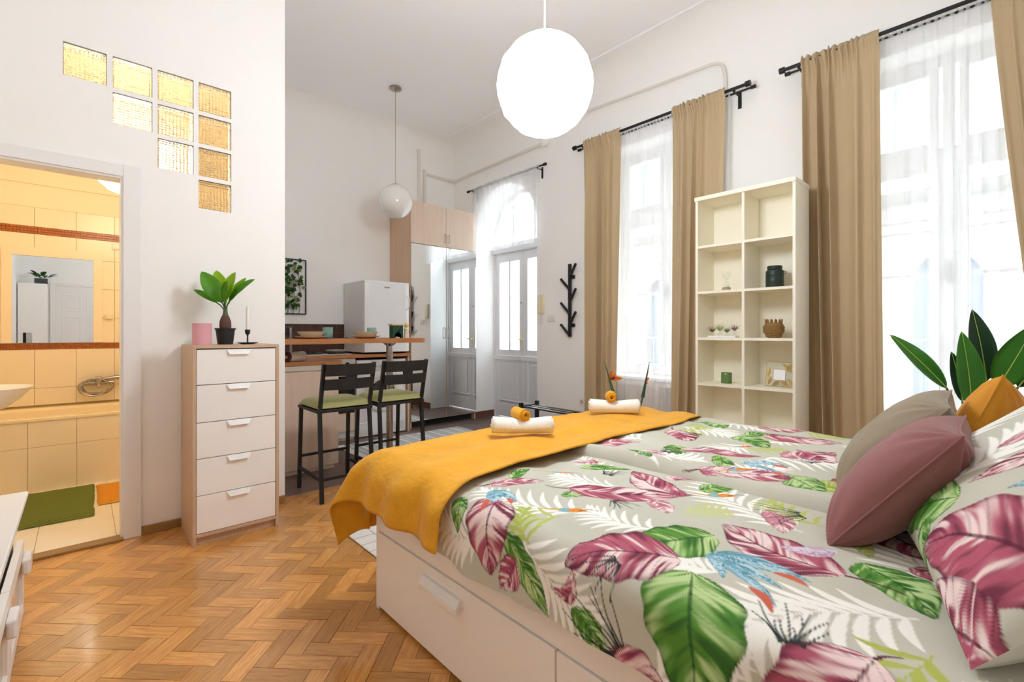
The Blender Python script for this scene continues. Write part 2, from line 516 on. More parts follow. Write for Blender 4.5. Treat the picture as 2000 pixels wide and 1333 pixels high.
def slab_holes(axis, a0, a1, u0, u1, z0, z1, holes, arches=()):
    """wall with rectangular openings; axis 'X': a = x, u = y; axis 'Y': a = y, u = x"""
    bm = bmesh.new()
    def V(a, u, z):
        return (a, u, z) if axis == 'X' else (u, a, z)
    us = sorted({u0, u1, *[h[0] for h in holes], *[h[1] for h in holes]})
    zs = sorted({z0, z1, *[h[2] for h in holes], *[h[3] for h in holes]})
    def solid(i, j):
        if i < 0 or j < 0 or i >= len(us) - 1 or j >= len(zs) - 1: return False
        cu = (us[i] + us[i + 1]) / 2; cz = (zs[j] + zs[j + 1]) / 2
        return not any(h[0] < cu < h[1] and h[2] < cz < h[3] for h in holes)
    def quad(*p):
        bm.faces.new([bm.verts.new(q) for q in p])
    for i in range(len(us) - 1):
        for j in range(len(zs) - 1):
            if not solid(i, j): continue
            ua, ub, za, zb = us[i], us[i + 1], zs[j], zs[j + 1]
            for a in (a0, a1):
                quad(V(a, ua, za), V(a, ub, za), V(a, ub, zb), V(a, ua, zb))
            if not solid(i - 1, j): quad(V(a0, ua, za), V(a1, ua, za), V(a1, ua, zb), V(a0, ua, zb))
            if not solid(i + 1, j): quad(V(a0, ub, za), V(a1, ub, za), V(a1, ub, zb), V(a0, ub, zb))
            if not solid(i, j - 1): quad(V(a0, ua, za), V(a1, ua, za), V(a1, ub, za), V(a0, ub, za))
            if not solid(i, j + 1): quad(V(a0, ua, zb), V(a1, ua, zb), V(a1, ub, zb), V(a0, ub, zb))
    for (c, rad, zs0, ztop) in arches:       # spandrels that turn a square head into an arch
        n = 24
        for k in range(n):
            t0 = math.pi * k / n; t1 = math.pi * (k + 1) / n
            pa = (c - rad * math.cos(t0), zs0 + rad * math.sin(t0)); pb = (c - rad * math.cos(t1), zs0 + rad * math.sin(t1))
            for a in (a0, a1):
                quad(V(a, pa[0], pa[1]), V(a, pb[0], pb[1]), V(a, pb[0], ztop), V(a, pa[0], ztop))
            quad(V(a0, *pa), V(a1, *pa), V(a1, *pb), V(a0, *pb))
    bmesh.ops.remove_doubles(bm, verts=bm.verts[:], dist=1e-5)
    return bm

DOOR_Y = (3.84, 5.00); DOOR_SPR = 2.45
DC = sum(DOOR_Y) / 2; DR = (DOOR_Y[1] - DOOR_Y[0]) / 2
W1 = (1.78, 2.84); W2 = (-0.20, 0.86); WTOP = 2.98
struct('wall_window', slab_holes('X', XW, XWO, Y0 - .12, YK + .12, 0, ZC, [
    (DOOR_Y[0], DOOR_Y[1], 0, DOOR_SPR + DR), (W1[0], W1[1], 0.0, WTOP), (W2[0], W2[1], 0.0, WTOP)],
    arches=[(DC, DR, DOOR_SPR, DOOR_SPR + DR)]), 'wall')
struct('wall_back', box(XC - .02, XWO, YK, YK + .12, 0, ZC), 'wall')
struct('wall_south', box(X0 - .12, XWO, Y0 - .12, Y0, 0, ZC), 'wall')
struct('wall_west', box(X0 - .12, X0, Y0, YB, 0, ZC), 'wall')
struct('ceiling', box(X0 - .12, XWO, Y0 - .12, YK + .12, ZC, ZC + .1), 'ceil')

# coved junctions between ceiling and walls
def cove(axis, a, u0, u1, r, sgn, z):
    bm = bmesh.new(); n = 10
    def V(aa, u, zz): return (aa, u, zz) if axis == 'X' else (u, aa, zz)
    pr = []
    for k in range(n + 1):
        t = math.pi / 2 * k / n
        pr.append((a + sgn * r * (1 - math.cos(t)), z - r + r * math.sin(t)))
    pr = [(a + sgn * (r - r * math.cos(math.pi / 2 * k / n)), z - r + r * math.sin(math.pi / 2 * k / n)) for k in range(n + 1)]
    A = [bm.verts.new(V(p[0], u0, p[1])) for p in pr] + [bm.verts.new(V(a, u0, z))]
    B = [bm.verts.new(V(p[0], u1, p[1])) for p in pr] + [bm.verts.new(V(a, u1, z))]
    N = len(A)
    for k in range(N): bm.faces.new((A[k], A[(k + 1) % N], B[(k + 1) % N], B[k]))
    bm.faces.new(A[::-1]); bm.faces.new(B)
    return bm
struct('trim_1', cove('X', XW, Y0, YK, 0.20, -1, ZC), 'wall', smooth=True)
struct('trim_2', cove('Y', YK, XC, XW, 0.20, -1, ZC), 'wall', smooth=True)
# plaster moulding running beside the cove
struct('trim_3', tube([(XW - .27, Y0, ZC + .004), (XW - .27, YK - .27, ZC + .004)], 0.016, 10), 'ceil', smooth=True)

# --- bathroom wall with door opening and glass-block openings
BCOL = [-0.068, 0.132, 0.332, 0.533]; BROW = [2.697, 2.4975, 2.298, 2.0985]; BS = 0.175
BLK = [(0, 0), (1, 0), (2, 0), (3, 0), (1, 1), (2, 1), (3, 1), (2, 2), (3, 2), (3, 3)]
DX0, DX1, DZ = -0.60, 0.176, 2.033
wb = struct('wall_bathroom', slab_holes('Y', YB, YB + .11, X0 - .12, XC, 0, ZC,
    [(DX0, DX1, 0, DZ)] + [(BCOL[i], BCOL[i] + BS, BROW[j] - BS, BROW[j]) for i, j in BLK]), 'wall')
struct('wall_partition', box(XC - .10, XC, YB + .11, YK, 0, ZC), 'wall')

def block_mat():
    m = bpy.data.materials.new('ribbed_block_glass')
    nt, p = nodes_of(m)
    p.inputs['Base Color'].default_value = (0.80, 0.77, 0.70, 1)
    p.inputs['Transmission Weight'].default_value = 1.0
    p.inputs['Roughness'].default_value = 0.2
    p.inputs['IOR'].default_value = 1.25
    tc = nt.nodes.new('ShaderNodeTexCoord')
    w = nt.nodes.new('ShaderNodeTexWave'); w.bands_direction = 'Z'; w.inputs['Scale'].default_value = 22; w.inputs['Distortion'].default_value = 2.5
    w.inputs['Detail Scale'].default_value = 2
    w2 = nt.nodes.new('ShaderNodeTexWave'); w2.bands_direction = 'X'; w2.inputs['Scale'].default_value = 18; w2.inputs['Distortion'].default_value = 1.2
    ad = nt.nodes.new('ShaderNodeMath'); ad.operation = 'ADD'
    b = nt.nodes.new('ShaderNodeBump'); b.inputs['Strength'].default_value = 0.8; b.inputs['Distance'].default_value = 0.006
    for q in (w, w2): nt.links.new(tc.outputs['Object'], q.inputs['Vector'])
    nt.links.new(w.outputs['Fac'], ad.inputs[0]); nt.links.new(w2.outputs['Fac'], ad.inputs[1])
    nt.links.new(ad.outputs[0], b.inputs['Height']); nt.links.new(b.outputs['Normal'], p.inputs['Normal'])
    return m
M['block'] = block_mat()
_bm = box(-BS / 2 + .001, BS / 2 - .001, -.045, .045, -BS / 2 + .001, BS / 2 - .001, bev=.008)
_blkme = finish(_bm, 'glass_block', True, 30)
for i, j in BLK:
    o = link('glass_block', _blkme, 'block', wb)
    o.location = (BCOL[i] + BS / 2, YB + .053, BROW[j] - BS / 2)

# --- bathroom door casing
cz = 2.10
struct('trim_4', boxes([(DX1, DX1 + .08, YB - .018, YB, 0, cz), (DX0 - .08, DX0, YB - .018, YB, 0, cz), (DX0, DX1, YB - .018, YB, DZ, cz),
                        (DX1 - .012, DX1 + .02, YB - .006, YB + .116, 0, DZ + .01), (DX0 - .02, DX0 + .012, YB - .006, YB + .116, 0, DZ + .01),
                        (DX0, DX1, YB - .006, YB + .116, DZ - .012, DZ + .012)], bev=.003), 'trim')
struct('baseboard_bathroom', boxes([(DX1 + .08, XC, YB - .014, YB, 0, .05)], bev=.003), 'skirt_wood')
struct('trim_5', boxes([(DX0, DX1, YB - .03, YB + .05, 0, .014)], bev=.003), 'skirt_wood')
struct('trim_6', boxes([(XC - .02, XW, YB + .005, YB + .075, -.004, .009)], bev=.003), M['plank'])

# --- parquet: herringbone oak, each plank its own piece
floor = struct('floor', box(X0, XW + .18, Y0, YB + .06, -.03, -.0045), 'dark_joint')
PL, PW = 0.207, 0.069
e1 = Vector((math.sqrt(.5), -math.sqrt(.5))); e2 = Vector((math.sqrt(.5), math.sqrt(.5)))
pl = []
for i in range(-60, 90):
    for j in range(-30, 30):
        bx, by = i * PW + j * PL, i * PW - j * PL
        for k, (cx_, cy_) in enumerate(((bx + PL / 2, by + PW / 2), (bx - PW / 2, by + PL / 2))):
            c = e1 * cx_ + e2 * cy_
            if X0 - .08 < c.x < XW + .10 and Y0 - .08 < c.y < YB + .10: pl.append((c.x, c.y, k))
def seen(x, y):
    d = x * CAM_DIR[0] + y * CAM_DIR[1]
    if d < .3: return 0
    l = x * CAM_DIR[1] - y * CAM_DIR[0]
    px = 1000 + 918 * l / d; py = 650 + 918 * 1.16 / d
    if not (-30 < px < 2030 and py < 1370): return 0
    if x > .93 and y < 1.83: return 0              # under the bed
    if x > 1.25 and y < 2.6: return 0              # behind the bed
    if y > YB - .05 and x < XC: return 0
    if y > YB + .02: return 0
    if x < -.2 and y < 2.8: return 0               # under the television bench
    return 1 / d ** 3
pl.sort(key=lambda q: -seen(q[0], q[1]))
_pm = finish(box(-PL / 2 + .0009, PL / 2 - .0009, -PW / 2 + .0009, PW / 2 - .0009, -.006, 0), 'plank')
_pm.materials.append(M['plank'])
rest = bmesh.new()
for n, (x, y, k) in enumerate(pl):
    ang = -math.pi / 4 + (math.pi / 2 if k else 0)
    z = rnd.uniform(-.0005, .0004)
    if n < 300:
        o = bpy.data.objects.new('plank', _pm); COL.objects.link(o); o.parent = floor
        o.location = (x, y, z); o.rotation_euler = (0, 0, ang)
    else:
        ca, sa = math.cos(ang), math.sin(ang)
        hl, hw = PL / 2 - .0009, PW / 2 - .0009
        P4 = [(x + ca * a - sa * b, y + sa * a + ca * b) for a, b in ((-hl, -hw), (hl, -hw), (hl, hw), (-hl, hw))]
        prism(P4, -.006, z, rest)
ro = link('plank_field', finish(rest, 'plank_field'), 'plank_field', floor); ro['kind'] = 'stuff'

# --- kitchen floor: dark stone tiles
kf = struct('floor_kitchen', box(XC - .05, XWO, YB + .06, YK, -.03, -.002), 'dark_joint')
TS = .33
_tm = {}
for i in range(11):
    for j in range(7):
        xa, xb = XC + i * TS, min(XC + (i + 1) * TS, XWO); ya, yb = YB + .075 + j * TS, min(YB + .075 + (j + 1) * TS, YK)
        if xb - xa < .02 or yb - ya < .02: continue
        key = (round(xb - xa, 3), round(yb - ya, 3))
        if key not in _tm:
            _tm[key] = finish(box(0.0015, key[0] - .0015, 0.0015, key[1] - .0015, -.006, .002, bev=.001, seg=1), 'tile'); _tm[key].materials.append(M['kfloor'])
        o = link('tile', _tm[key], None, kf); o.location = (xa, ya, 0)
# skirting of brown tiles round the door niche and the back wall
struct('baseboard_niche', boxes([(XW - .002, 4.24, DOOR_Y[1] - .012, DOOR_Y[1], 0, .09), (XW - .012, XW, 2.84, DOOR_Y[0], 0, .09)], bev=.002), 'skirt_brown')
struct('baseboard_window', boxes([(XW - .012, XW, W2[1], W1[0], 0, .07), (XW - .012, XW, Y0, W2[0], 0, .07)], bev=.002), 'skirt_wood')

# ================================================================ windows and entrance door
def window(n, yy, sill):
    w = struct_empty('window_%d' % n)
    ya, yb = yy
    xo, xi = 4.22, 4.16
    zt = 2.27
    part('window_frame', boxes([(xi, xo + .02, ya, ya + .055, sill, WTOP), (xi, xo + .02, yb - .055, yb, sill, WTOP),
                                (xi, xo + .02, ya, yb, WTOP - .06, WTOP), (xi, xo + .02, ya, yb, sill, sill + .06)], bev=.004), 'trim', w)
    part('transom_bar', box(xi - .02, xo + .02, ya + .05, yb - .05, zt, zt + .10, bev=.006), 'trim', w)
    yc = (ya + yb) / 2
    part('meeting_stile', boxes([(xi - .03, xo, yc - .05, yc + .05, sill + .05, zt), (xi - .01, xo, yc - .03, yc + .03, zt + .1, WTOP - .05)], bev=.006), 'trim', w)
    for sgn, (a, b) in ((0, (ya + .055, yc - .05)), (1, (yc + .05, yb - .055))):
        for (z0, z1, nm) in ((sill + .06, zt, 'casement'), (zt + .10, WTOP - .06, 'top_light')):
            bars = [(xi + .005, xo, a, a + .045, z0, z1), (xi + .005, xo, b - .045, b, z0, z1), (xi + .005, xo, a, b, z0, z0 + .05), (xi + .005, xo, a, b, z1 - .05, z1)]
            if nm == 'casement': bars.append((xi + .01, xo - .01, a, b, 1.53, 1.56))
            c = part(nm, boxes(bars, bev=.003), 'trim', w)
            part('pane', box(xo - .03, xo - .026, a + .04, b - .04, z0 + .045, z1 - .045), 'glass', c)
    h = part('window_handle', boxes([(xi - .05, xi - .03, yc - .012, yc + .012, 1.50, 1.62), (xi - .075, xi - .05, yc - .007, yc + .007, 1.47, 1.56)], bev=.004), 'chrome', w)
    part('window_sill', box(XW - .02, 4.20, ya, yb, sill - .03, sill + .0, bev=.005), 'trim', w)
    part('parapet', box(4.10, XWO, ya, yb, 0, sill - .03), 'wall', w)
    return w
window(1, W1, 0.74)
window(2, W2, 0.52)

# radiator cover with a punched lattice in the niche below the first window
rc = thing('radiator_cover', 'cream radiator cover with punched lattice panels below the window with sheer curtain', 'radiator cover', (3.95, 2.31, 0))
part('frame', boxes([(3.935, 3.955, W1[0] + .002, W1[0] + .05, .07, .70), (3.935, 3.955, W1[1] - .05, W1[1] - .002, .07, .70), (3.935, 3.955, 2.285, 2.335, .07, .70),
                     (3.935, 3.955, W1[0] + .002, W1[1] - .002, .65, .70), (3.935, 3.955, W1[0] + .002, W1[1] - .002, .0, .08)], bev=.002), 'radiator', rc)
for a, b in ((W1[0] + .05, 2.285), (2.335, W1[1] - .05)):
    bm = bmesh.new(); st = .022
    ny = int((b - a) / st); nz = int(.57 / st)
    for k in range(ny + 1): addbox(bm, 3.943, 3.947, a + k * st - .004, a + k * st + .004, .08, .65)
    for k in range(nz + 1): addbox(bm, 3.9425, 3.9475, a, b, .08 + k * st - .004, .08 + k * st + .004)
    part('lattice', bm, 'radiator', rc)
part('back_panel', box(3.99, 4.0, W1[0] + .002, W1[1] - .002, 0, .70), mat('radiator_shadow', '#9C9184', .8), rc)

def entrance_door():
    d = struct_empty('door_1')
    x0, x1 = 4.26, 4.32
    ya, yb = DOOR_Y
    part('door_frame', boxes([(x0 - .02, x1 + .02, ya, ya + .03, 0, DOOR_SPR), (x0 - .02, x1 + .02, yb - .03, yb, 0, DOOR_SPR)], bev=.004), 'doorpaint', d)
    part('transom_bar', box(x0 - .05, x1 + .02, ya, yb, 2.24, 2.36, bev=.012), 'doorpaint', d)
    for (a, b) in ((ya + .03, DC), (DC, yb - .03)):
        bars = []
        sw = .075
        bars += [(x0, x1, a, a + sw, .02, 2.24), (x0, x1, b - sw, b, .02, 2.24), (x0, x1, a, b, 2.12, 2.24), (x0, x1, a, b, .84, .93), (x0, x1, a, b, .02, .19)]
        leaf = part('door_leaf', boxes(bars, bev=.004), 'doorpaint', d)
        part('lower_panel', boxes([(x0 + .02, x1 - .01, a + sw - .01, b - sw + .01, .18, .80), (x0 + .008, x1 - .01, a + sw + .05, b - sw - .05, .26, .74)], bev=.006), 'doorpaint', leaf)
        part('weather_rail', boxes([(x0 - .03, x0 + .01, a + .005, b - .005, .79, .85), (x0 - .012, x0 + .01, a + .03, b - .03, .23, .25)], bev=.006), 'doorpaint', leaf)
        mid = (a + b) / 2
        part('glazing_bar', box(x0 + .005, x1 - .005, mid - .014, mid + .014, .93, 2.12, bev=.004), 'doorpaint', leaf)
        for (p, q) in ((a + sw, mid - .014), (mid + .014, b - sw)):
            part('pane', box(x1 - .03, x1 - .024, p - .004, q + .004, .925, 2.125), 'frost', leaf)
    hd = part('door_handle', boxes([(x0 - .012, x0, DC + .02, DC + .05, .95, 1.20), (x0 - .05, x0 - .012, DC + .03, DC + .04, 1.06, 1.08), (x0 - .055, x0 - .042, DC - .06, DC + .045, 1.06, 1.08)], bev=.003), 'ivory', d)
    part('peephole', lathe([(0, -.004), (.012, -.004), (.012, .004), (0, .004)], 12, (x0 - .002, DC + .04, 1.55)), 'black', d)
    # arched fanlight over the transom
    bm = bmesh.new(); n = 24
    def ringpt(r, t, x): return (x, DC - r * math.cos(t), DOOR_SPR + r * math.sin(t))
    for k in range(n):
        t0 = math.pi * k / n; t1 = math.pi * (k + 1) / n
        ro_, ri = DR, DR - .05
        q = [[bm.verts.new(ringpt(r, t, x)) for r, t in ((ro_, t0), (ro_, t1), (ri, t1), (ri, t0))] for x in (x0, x1)]
        bm.faces.new(q[0]); bm.faces.new(q[1][::-1])
        bm.faces.new((q[0][3], q[0][2], q[1][2], q[1][3]))
    addbox(bm, x0, x1, ya, ya + .05, 2.36, DOOR_SPR); addbox(bm, x0, x1, yb - .05, yb, 2.36, DOOR_SPR)
    for yy in (DC - .2, DC + .2): addbox(bm, x0 + .01, x1 - .01, yy - .014, yy + .014, 2.36, DOOR_SPR + math.sqrt((DR - .03) ** 2 - .04))
    fl = part('fanlight', bm, 'doorpaint', d)
    bm = bmesh.new()
    pts = [(DC - (DR - .04) * math.cos(math.pi * k / n), DOOR_SPR + (DR - .04) * math.sin(math.pi * k / n)) for k in range(n + 1)]
    pts = [(ya + .04, 2.36)] + pts + [(yb - .04, 2.36)]
    A = [bm.verts.new((x1 - .03, y, z)) for y, z in pts]; B = [bm.verts.new((x1 - .025, y, z)) for y, z in pts]
    bm.faces.new(A); bm.faces.new(B[::-1])
    for k in range(len(A)): bm.faces.new((A[k], A[(k + 1) % len(A)], B[(k + 1) % len(A)], B[k]))
    part('pane', bm, 'glass', fl)
entrance_door()

# ================================================================ courtyard seen through the voile
cf = thing('courtyard_facade', 'pale courtyard facade with arched openings seen through the sheer curtains', 'building', (9.0, 1.2, 0))
XF = 9.0
holes = []; arch = []
for k in range(-4, 6):
    yc = .75 + k * 2.2
    holes.append((yc - .38, yc + .38, .1, 2.3)); arch.append((yc, .38, 1.92, 2.3))
    holes.append((yc - .62, yc + .62, 3.45, 5.35)); arch.append((yc, .62, 4.73, 5.35))
part('wall', slab_holes('X', XF, XF + .35, -10, 14, -.6, 7.5, holes, arch), 'facade', cf)
for k in range(-4, 6):
    yc = .75 + k * 2.2
    part('window', boxes([(XF + .25, XF + .27, yc - .40, yc + .40, .0, 2.4)]), 'facade_dark', cf)
    part('window', boxes([(XF + .28, XF + .30, yc - .65, yc + .65, 3.4, 5.4)]), 'facade_dark', cf)
part('gallery_ledge', boxes([(XF - .9, XF, -10, 14, 3.05, 3.25), (XF - .12, XF, -10, 14, 2.62, 2.74), (XF - .25, XF, -10, 14, 6.3, 6.5)]), 'facade', cf)
bm = bmesh.new()
for z in (3.30, 4.15): addbox(bm, XF - .88, XF - .86, -8, 11, z, z + .025)
for k in range(95): addbox(bm, XF - .88, XF - .866, -8 + k * .2, -7.986 + k * .2, 3.30, 4.15)
for z in (.15, 1.05): addbox(bm, XF - .9, XF - .88, -8, 11, z, z + .03)
for k in range(95): addbox(bm, XF - .9, XF - .886, -8 + k * .2, -7.986 + k * .2, .15, 1.05)
part('railing', bm, 'iron', cf)
struct('courtyard_paving', box(XWO, XF + .3, -10, 14, -.7, -.6), 'facade')

# ================================================================ BATHROOM
bb = struct('wall_bathroom_back', box(X0 - .12, XC - .1, YK, YK + .12, 0, 2.9), 'grout')
struct('wall_bathroom_west', box(X0 - .12, X0, YB + .11, YK, 0, 2.9), 'bathwall')
part('plaster', boxes([(X0, XC - .1, YK - .012, YK, 2.19, 2.78), (X0, XC - .1, YK - .035, YK, 2.375, 2.40)]), 'bathwall', bb)
struct('ceiling_bathroom', box(X0 - .1, XC - .1, YB + .11, YK, 2.78, 2.86), 'bathwall')
_tc = {}
def tile(w, h, d, m):
    k = (round(w, 3), round(h, 3), m)
    if k not in _tc:
        _tc[k] = finish(box(.001, w - .001, -d, 0, .001, h - .001, bev=.0015, seg=1), 'tile'); _tc[k].materials.append(M[m])
    return _tc[k]
cols = [-.78] + [round(-.529 + .251 * k, 3) for k in range(6)] + [.93]
for z0, z1 in ((.56, .70), (.70, 1.02), (1.07, 1.29), (1.29, 1.54), (1.54, 1.79), (1.79, 1.97), (2.03, 2.19)):
    for a, b in zip(cols, cols[1:]):
        if b - a < .02: continue
        o = link('tile', tile(b - a, z1 - z0, .011, 'bathtile'), None, bb); o.location = (a, YK, z0)
bm = bmesh.new()
for zb, nrow, st in ((1.02, 3, .0165), (1.97, 3, .02)):
    for r in range(nrow):
        x = X0
        while x < XC - .11:
            addbox(bm, x + .0018, x + st - .0018, YK - .012, YK - .001, zb + r * st + .0018, zb + (r + 1) * st - .0018); x += st
o = part('mosaic_band', bm, 'mosaic', bb, local=True, kind='stuff')
struct('wall_bathroom_side', box(XC - .108, XC - .10, YB + .11, YK, 0, 2.78), 'bathtile')

# floor
bf = struct('floor_bathroom', box(X0, XC - .1, YB + .05, YK, -.02, .006), 'grout')
for i in range(6):
    for j in range(6):
        xa, ya = -.84 + i * .33, 3.475 + j * .33
        xa2, yb2 = max(xa, X0), min(ya + .33, 4.82)
        w, h = min(xa + .33, XC - .11) - xa2, yb2 - ya
        if w < .03 or h < .03: continue
        k = ('f', round(w, 3), round(h, 3))
        if k not in _tc:
            _tc[k] = finish(box(.001, w - .001, .001, h - .001, .004, .012, bev=.001, seg=1), 'tile'); _tc[k].materials.append(M['bathfloor'])
        o = link('tile', _tc[k], None, bf); o.location = (xa2, ya, 0)

# bath tub with tiled apron
TY, TZ = 4.80, .545
tub = thing('bathtub', 'cream bathtub with tiled apron along the bathroom back wall', 'bathtub', (.08, 5.15, 0))
part('apron', box(X0, XC - .11, TY, TY + .03, .0, TZ - .02), 'grout', tub)
for z0, z1 in ((.0, .335), (.335, .525)):
    for a, b in zip([-.78, -.528, -.277, -.021, .23, .481, .732], [-.528, -.277, -.021, .23, .481, .732, .92]):
        o = link('tile', tile(b - a, z1 - z0, .008, 'bathtile'), None, tub); o.location = Vector((a, TY, z0)) - tub.location
# rim and sunken bowl
bm = bmesh.new()
def rrect(x0, x1, y0, y1, r, z, n=6):
    pts = []
    for cx, cy, a0 in ((x1 - r, y1 - r, 0), (x0 + r, y1 - r, 90), (x0 + r, y0 + r, 180), (x1 - r, y0 + r, 270)):
        for k in range(n + 1):
            t = R(a0 + 90 * k / n); pts.append((cx + r * math.cos(t), cy + r * math.sin(t), z))
    return pts
rings = [rrect(X0, XC - .11, TY - .015, YK - .013, .012, TZ - .022), rrect(X0, XC - .11, TY - .015, YK - .013, .012, TZ - .004), rrect(X0 + .004, XC - .114, TY - .011, YK - .016, .012, TZ),
         rrect(X0 + .08, XC - .19, TY + .07, YK - .08, .12, TZ), rrect(X0 + .10, XC - .21, TY + .09, YK - .10, .12, TZ - .02), rrect(X0 + .2, XC - .3, TY + .14, YK - .15, .12, .18)]
rv = [[bm.verts.new(p) for p in r_] for r_ in rings]
for a, b in zip(rv, rv[1:]):
    n = len(a)
    for k in range(n): bm.faces.new((a[k], a[(k + 1) % n], b[(k + 1) % n], b[k]))
bm.faces.new(rv[-1])
part('rim_and_bowl', bm, mat('cream_acrylic', '#F3E3BD', .2), tub, smooth=True, ang=35)

# shower mixer with coiled hose
fx_, fz_ = .115, .735
mx = thing('shower_mixer', 'chrome wall mixer with coiled shower hose above the bathtub', 'tap', (fx_, YK - .04, fz_))
part('body', tube([(fx_ - .09, YK - .06, fz_ - .01), (fx_ + .10, YK - .06, fz_ - .01)], .017, 14), 'chrome', mx, smooth=True)
part('lever', boxes([(fx_ - .022, fx_ + .022, YK - .10, YK - .045, fz_ - .02, fz_ + .045)], bev=.006), 'chrome', mx, smooth=True)
part('spout', tube([(fx_, YK - .06, fz_), (fx_, YK - .15, fz_ - .015), (fx_, YK - .17, fz_ - .04)], .012, 10), 'chrome', mx, smooth=True)
part('hand_shower', tube([(fx_ + .02, YK - .08, fz_ + .02), (fx_ + .11, YK - .08, fz_ + .03), (fx_ + .2, YK - .075, fz_ + .025)], .011, 10, r2=.026), 'chrome', mx, smooth=True)
hp = []
for k in range(120):
    t = k / 119 * 3.1 * 2 * math.pi
    hp.append((fx_ - .015 + .02 * math.sin(t * .31) + (.105 - .012 * math.sin(t * .5)) * math.cos(t + 1.5), YK - .05 - .0004 * k, fz_ - .045 + (.065 + .01 * math.cos(t * .37)) * math.sin(t + 1.5)))
part('hose', tube(hp, .0065, 8), 'chrome', mx, smooth=True)

# washbasin at the left
cx_, cy_, rz_ = -.50, 4.12, .835
bm = bmesh.new()
prof = [(0, -.155), (.10, -.152), (.17, -.125), (.235, -.07), (.275, -.02), (.29, -.004), (.288, .0), (.27, -.003), (.24, -.03), (.17, -.09), (.08, -.11), (0, -.112)]
lathe(prof, 40, (cx_, cy_, rz_), bm)
for v in bm.verts:
    v.co.y = cy_ + (v.co.y - cy_) * .82
    v.co.x = max(v.co.x, X0 + .002)
bs = thing('washbasin', 'white oval washbasin jutting into the bathroom from the left', 'washbasin', (cx_, cy_, rz_ - .155))
part('bowl', bm, M['enamel'], bs, smooth=True, ang=60)
part('pedestal', lathe([(.075, -.68), (.085, -.64), (.06, -.4), (.085, -.16), (.10, -.13)], 20, (cx_ - .06, cy_, rz_)), 'enamel', bs, smooth=True)
part('tap', tube(bend([(cx_ - .2, cy_, rz_), (cx_ - .2, cy_, rz_ + .08), (cx_ - .12, cy_, rz_ + .12), (cx_ - .06, cy_, rz_ + .09)]), .012, 10), 'chrome', bs, smooth=True)
part('tap_lever', tube([(cx_ - .2, cy_, rz_ + .08), (cx_ - .1, cy_, rz_ + .15), (cx_ + .11, cy_, rz_ + .19)], .008, 8), 'chrome', bs, smooth=True)

# wall mirror with a tiled border
mr = thing('bathroom_mirror', 'large square mirror in a cream border on the bathroom wall', 'mirror', (-.16, YK - .02, 1.075))
part('glass', box(-.405, .082, YK - .020, YK - .012, 1.075, 1.787), 'mirror', mr)
part('border', boxes([(-.465, -.405, YK - .026, YK - .010, 1.075, 1.86), (.082, .142, YK - .026, YK - .010, 1.075, 1.86), (-.465, .142, YK - .026, YK - .010, 1.787, 1.86)], bev=.002), 'bathtile', mr)
single('ventilation_switch', boxes([(.205, .27, YK - .03, YK - .010, 1.90, 1.965), (.215, .26, YK - .035, YK - .029, 1.91, 1.955)], bev=.004), 'plastic', 'white square switch plate high on the bathroom tiles', 'switch')
sk = thing('bathroom_socket', 'cream wall socket beside the bathroom mirror', 'socket', (.187, YK - .02, 1.27))
part('plate', box(.155, .222, YK - .028, YK - .010, 1.275, 1.325, bev=.006), 'ivory', sk)
part('cover', box(.168, .21, YK - .04, YK - .026, 1.28, 1.318, bev=.005), 'ivory', sk)

# mats
def rag_mat(name, x0, x1, y0, y1, th, m, label, amp=.012, rz=0.0):
    nx, ny = 40, 40
    u = np.linspace(0, 1, nx)[:, None] * np.ones((1, ny)); v = np.ones((nx, 1)) * np.linspace(0, 1, ny)[None]
    X = x0 + (x1 - x0) * u + amp * (fbm(v * 7, u * 2, 3) - .5); Y = y0 + (y1 - y0) * v + amp * (fbm(u * 7, v * 2, 5) - .5)
    Z = .014 + th * np.minimum(1, 14 * np.minimum(np.minimum(u, 1 - u), np.minimum(v, 1 - v))) ** .5 + .004 * fbm(u * 9, v * 9, 2)
    cx, cy = (x0 + x1) / 2, (y0 + y1) / 2
    Xr = (X - cx) * math.cos(rz) - (Y - cy) * math.sin(rz); Yr = (X - cx) * math.sin(rz) + (Y - cy) * math.cos(rz)
    me = grid_mesh(name, np.stack([Xr, Yr, Z - .012], -1))
    o = link(name, me, m); o.location = (cx, cy, .012)
    o['label'] = label; o['category'] = 'bath mat'
    return o
rag_mat('bath_mat', -.29, .07, 3.93, 4.74, .016, 'greenmat', 'olive green woven bath mat on the bathroom floor', rz=R(-1))
rag_mat('bath_mat', .085, .45, 4.14, 4.68, .014, 'orangemat', 'small orange woven mat beside the green bath mat')

# ================================================================ DRESSER AND WHAT STANDS ON IT
dx0, dx1, dy0, dy1, dzt = .443, .878, 3.025, YB - .018, 1.090
dr = thing('chest_of_drawers', 'tall narrow chest of five white drawers in an oak-effect case', 'chest of drawers', ((dx0 + dx1) / 2, (dy0 + dy1) / 2, 0))
part('side_panel', box(dx0, dx0 + .018, dy0, dy1, 0, dzt - .018, bev=.0012, seg=1), 'oak', dr)
part('side_panel', box(dx1 - .018, dx1, dy0, dy1, 0, dzt - .018, bev=.0012, seg=1), 'oak', dr)
part('top_panel', box(dx0, dx1, dy0, dy1, dzt - .018, dzt, bev=.0012, seg=1), wood('oak_effect_top', '#BFA083', '#CDB297', stretch=(1.2, 22, 22), scale=2.5), dr)
part('bottom_rail', boxes([(dx0 + .018, dx1 - .018, dy0 + .002, dy1, .045, .063)]), 'oak', dr)
part('plinth', box(dx0 + .018, dx1 - .018, dy0 + .025, dy1, .0, .046), M['oak'], dr)
part('back_panel', box(dx0 + .018, dx1 - .018, dy1 - .006, dy1 - .001, .06, dzt - .018), 'white', dr)
zz = [.064, .270, .471, .668, .873, 1.068]
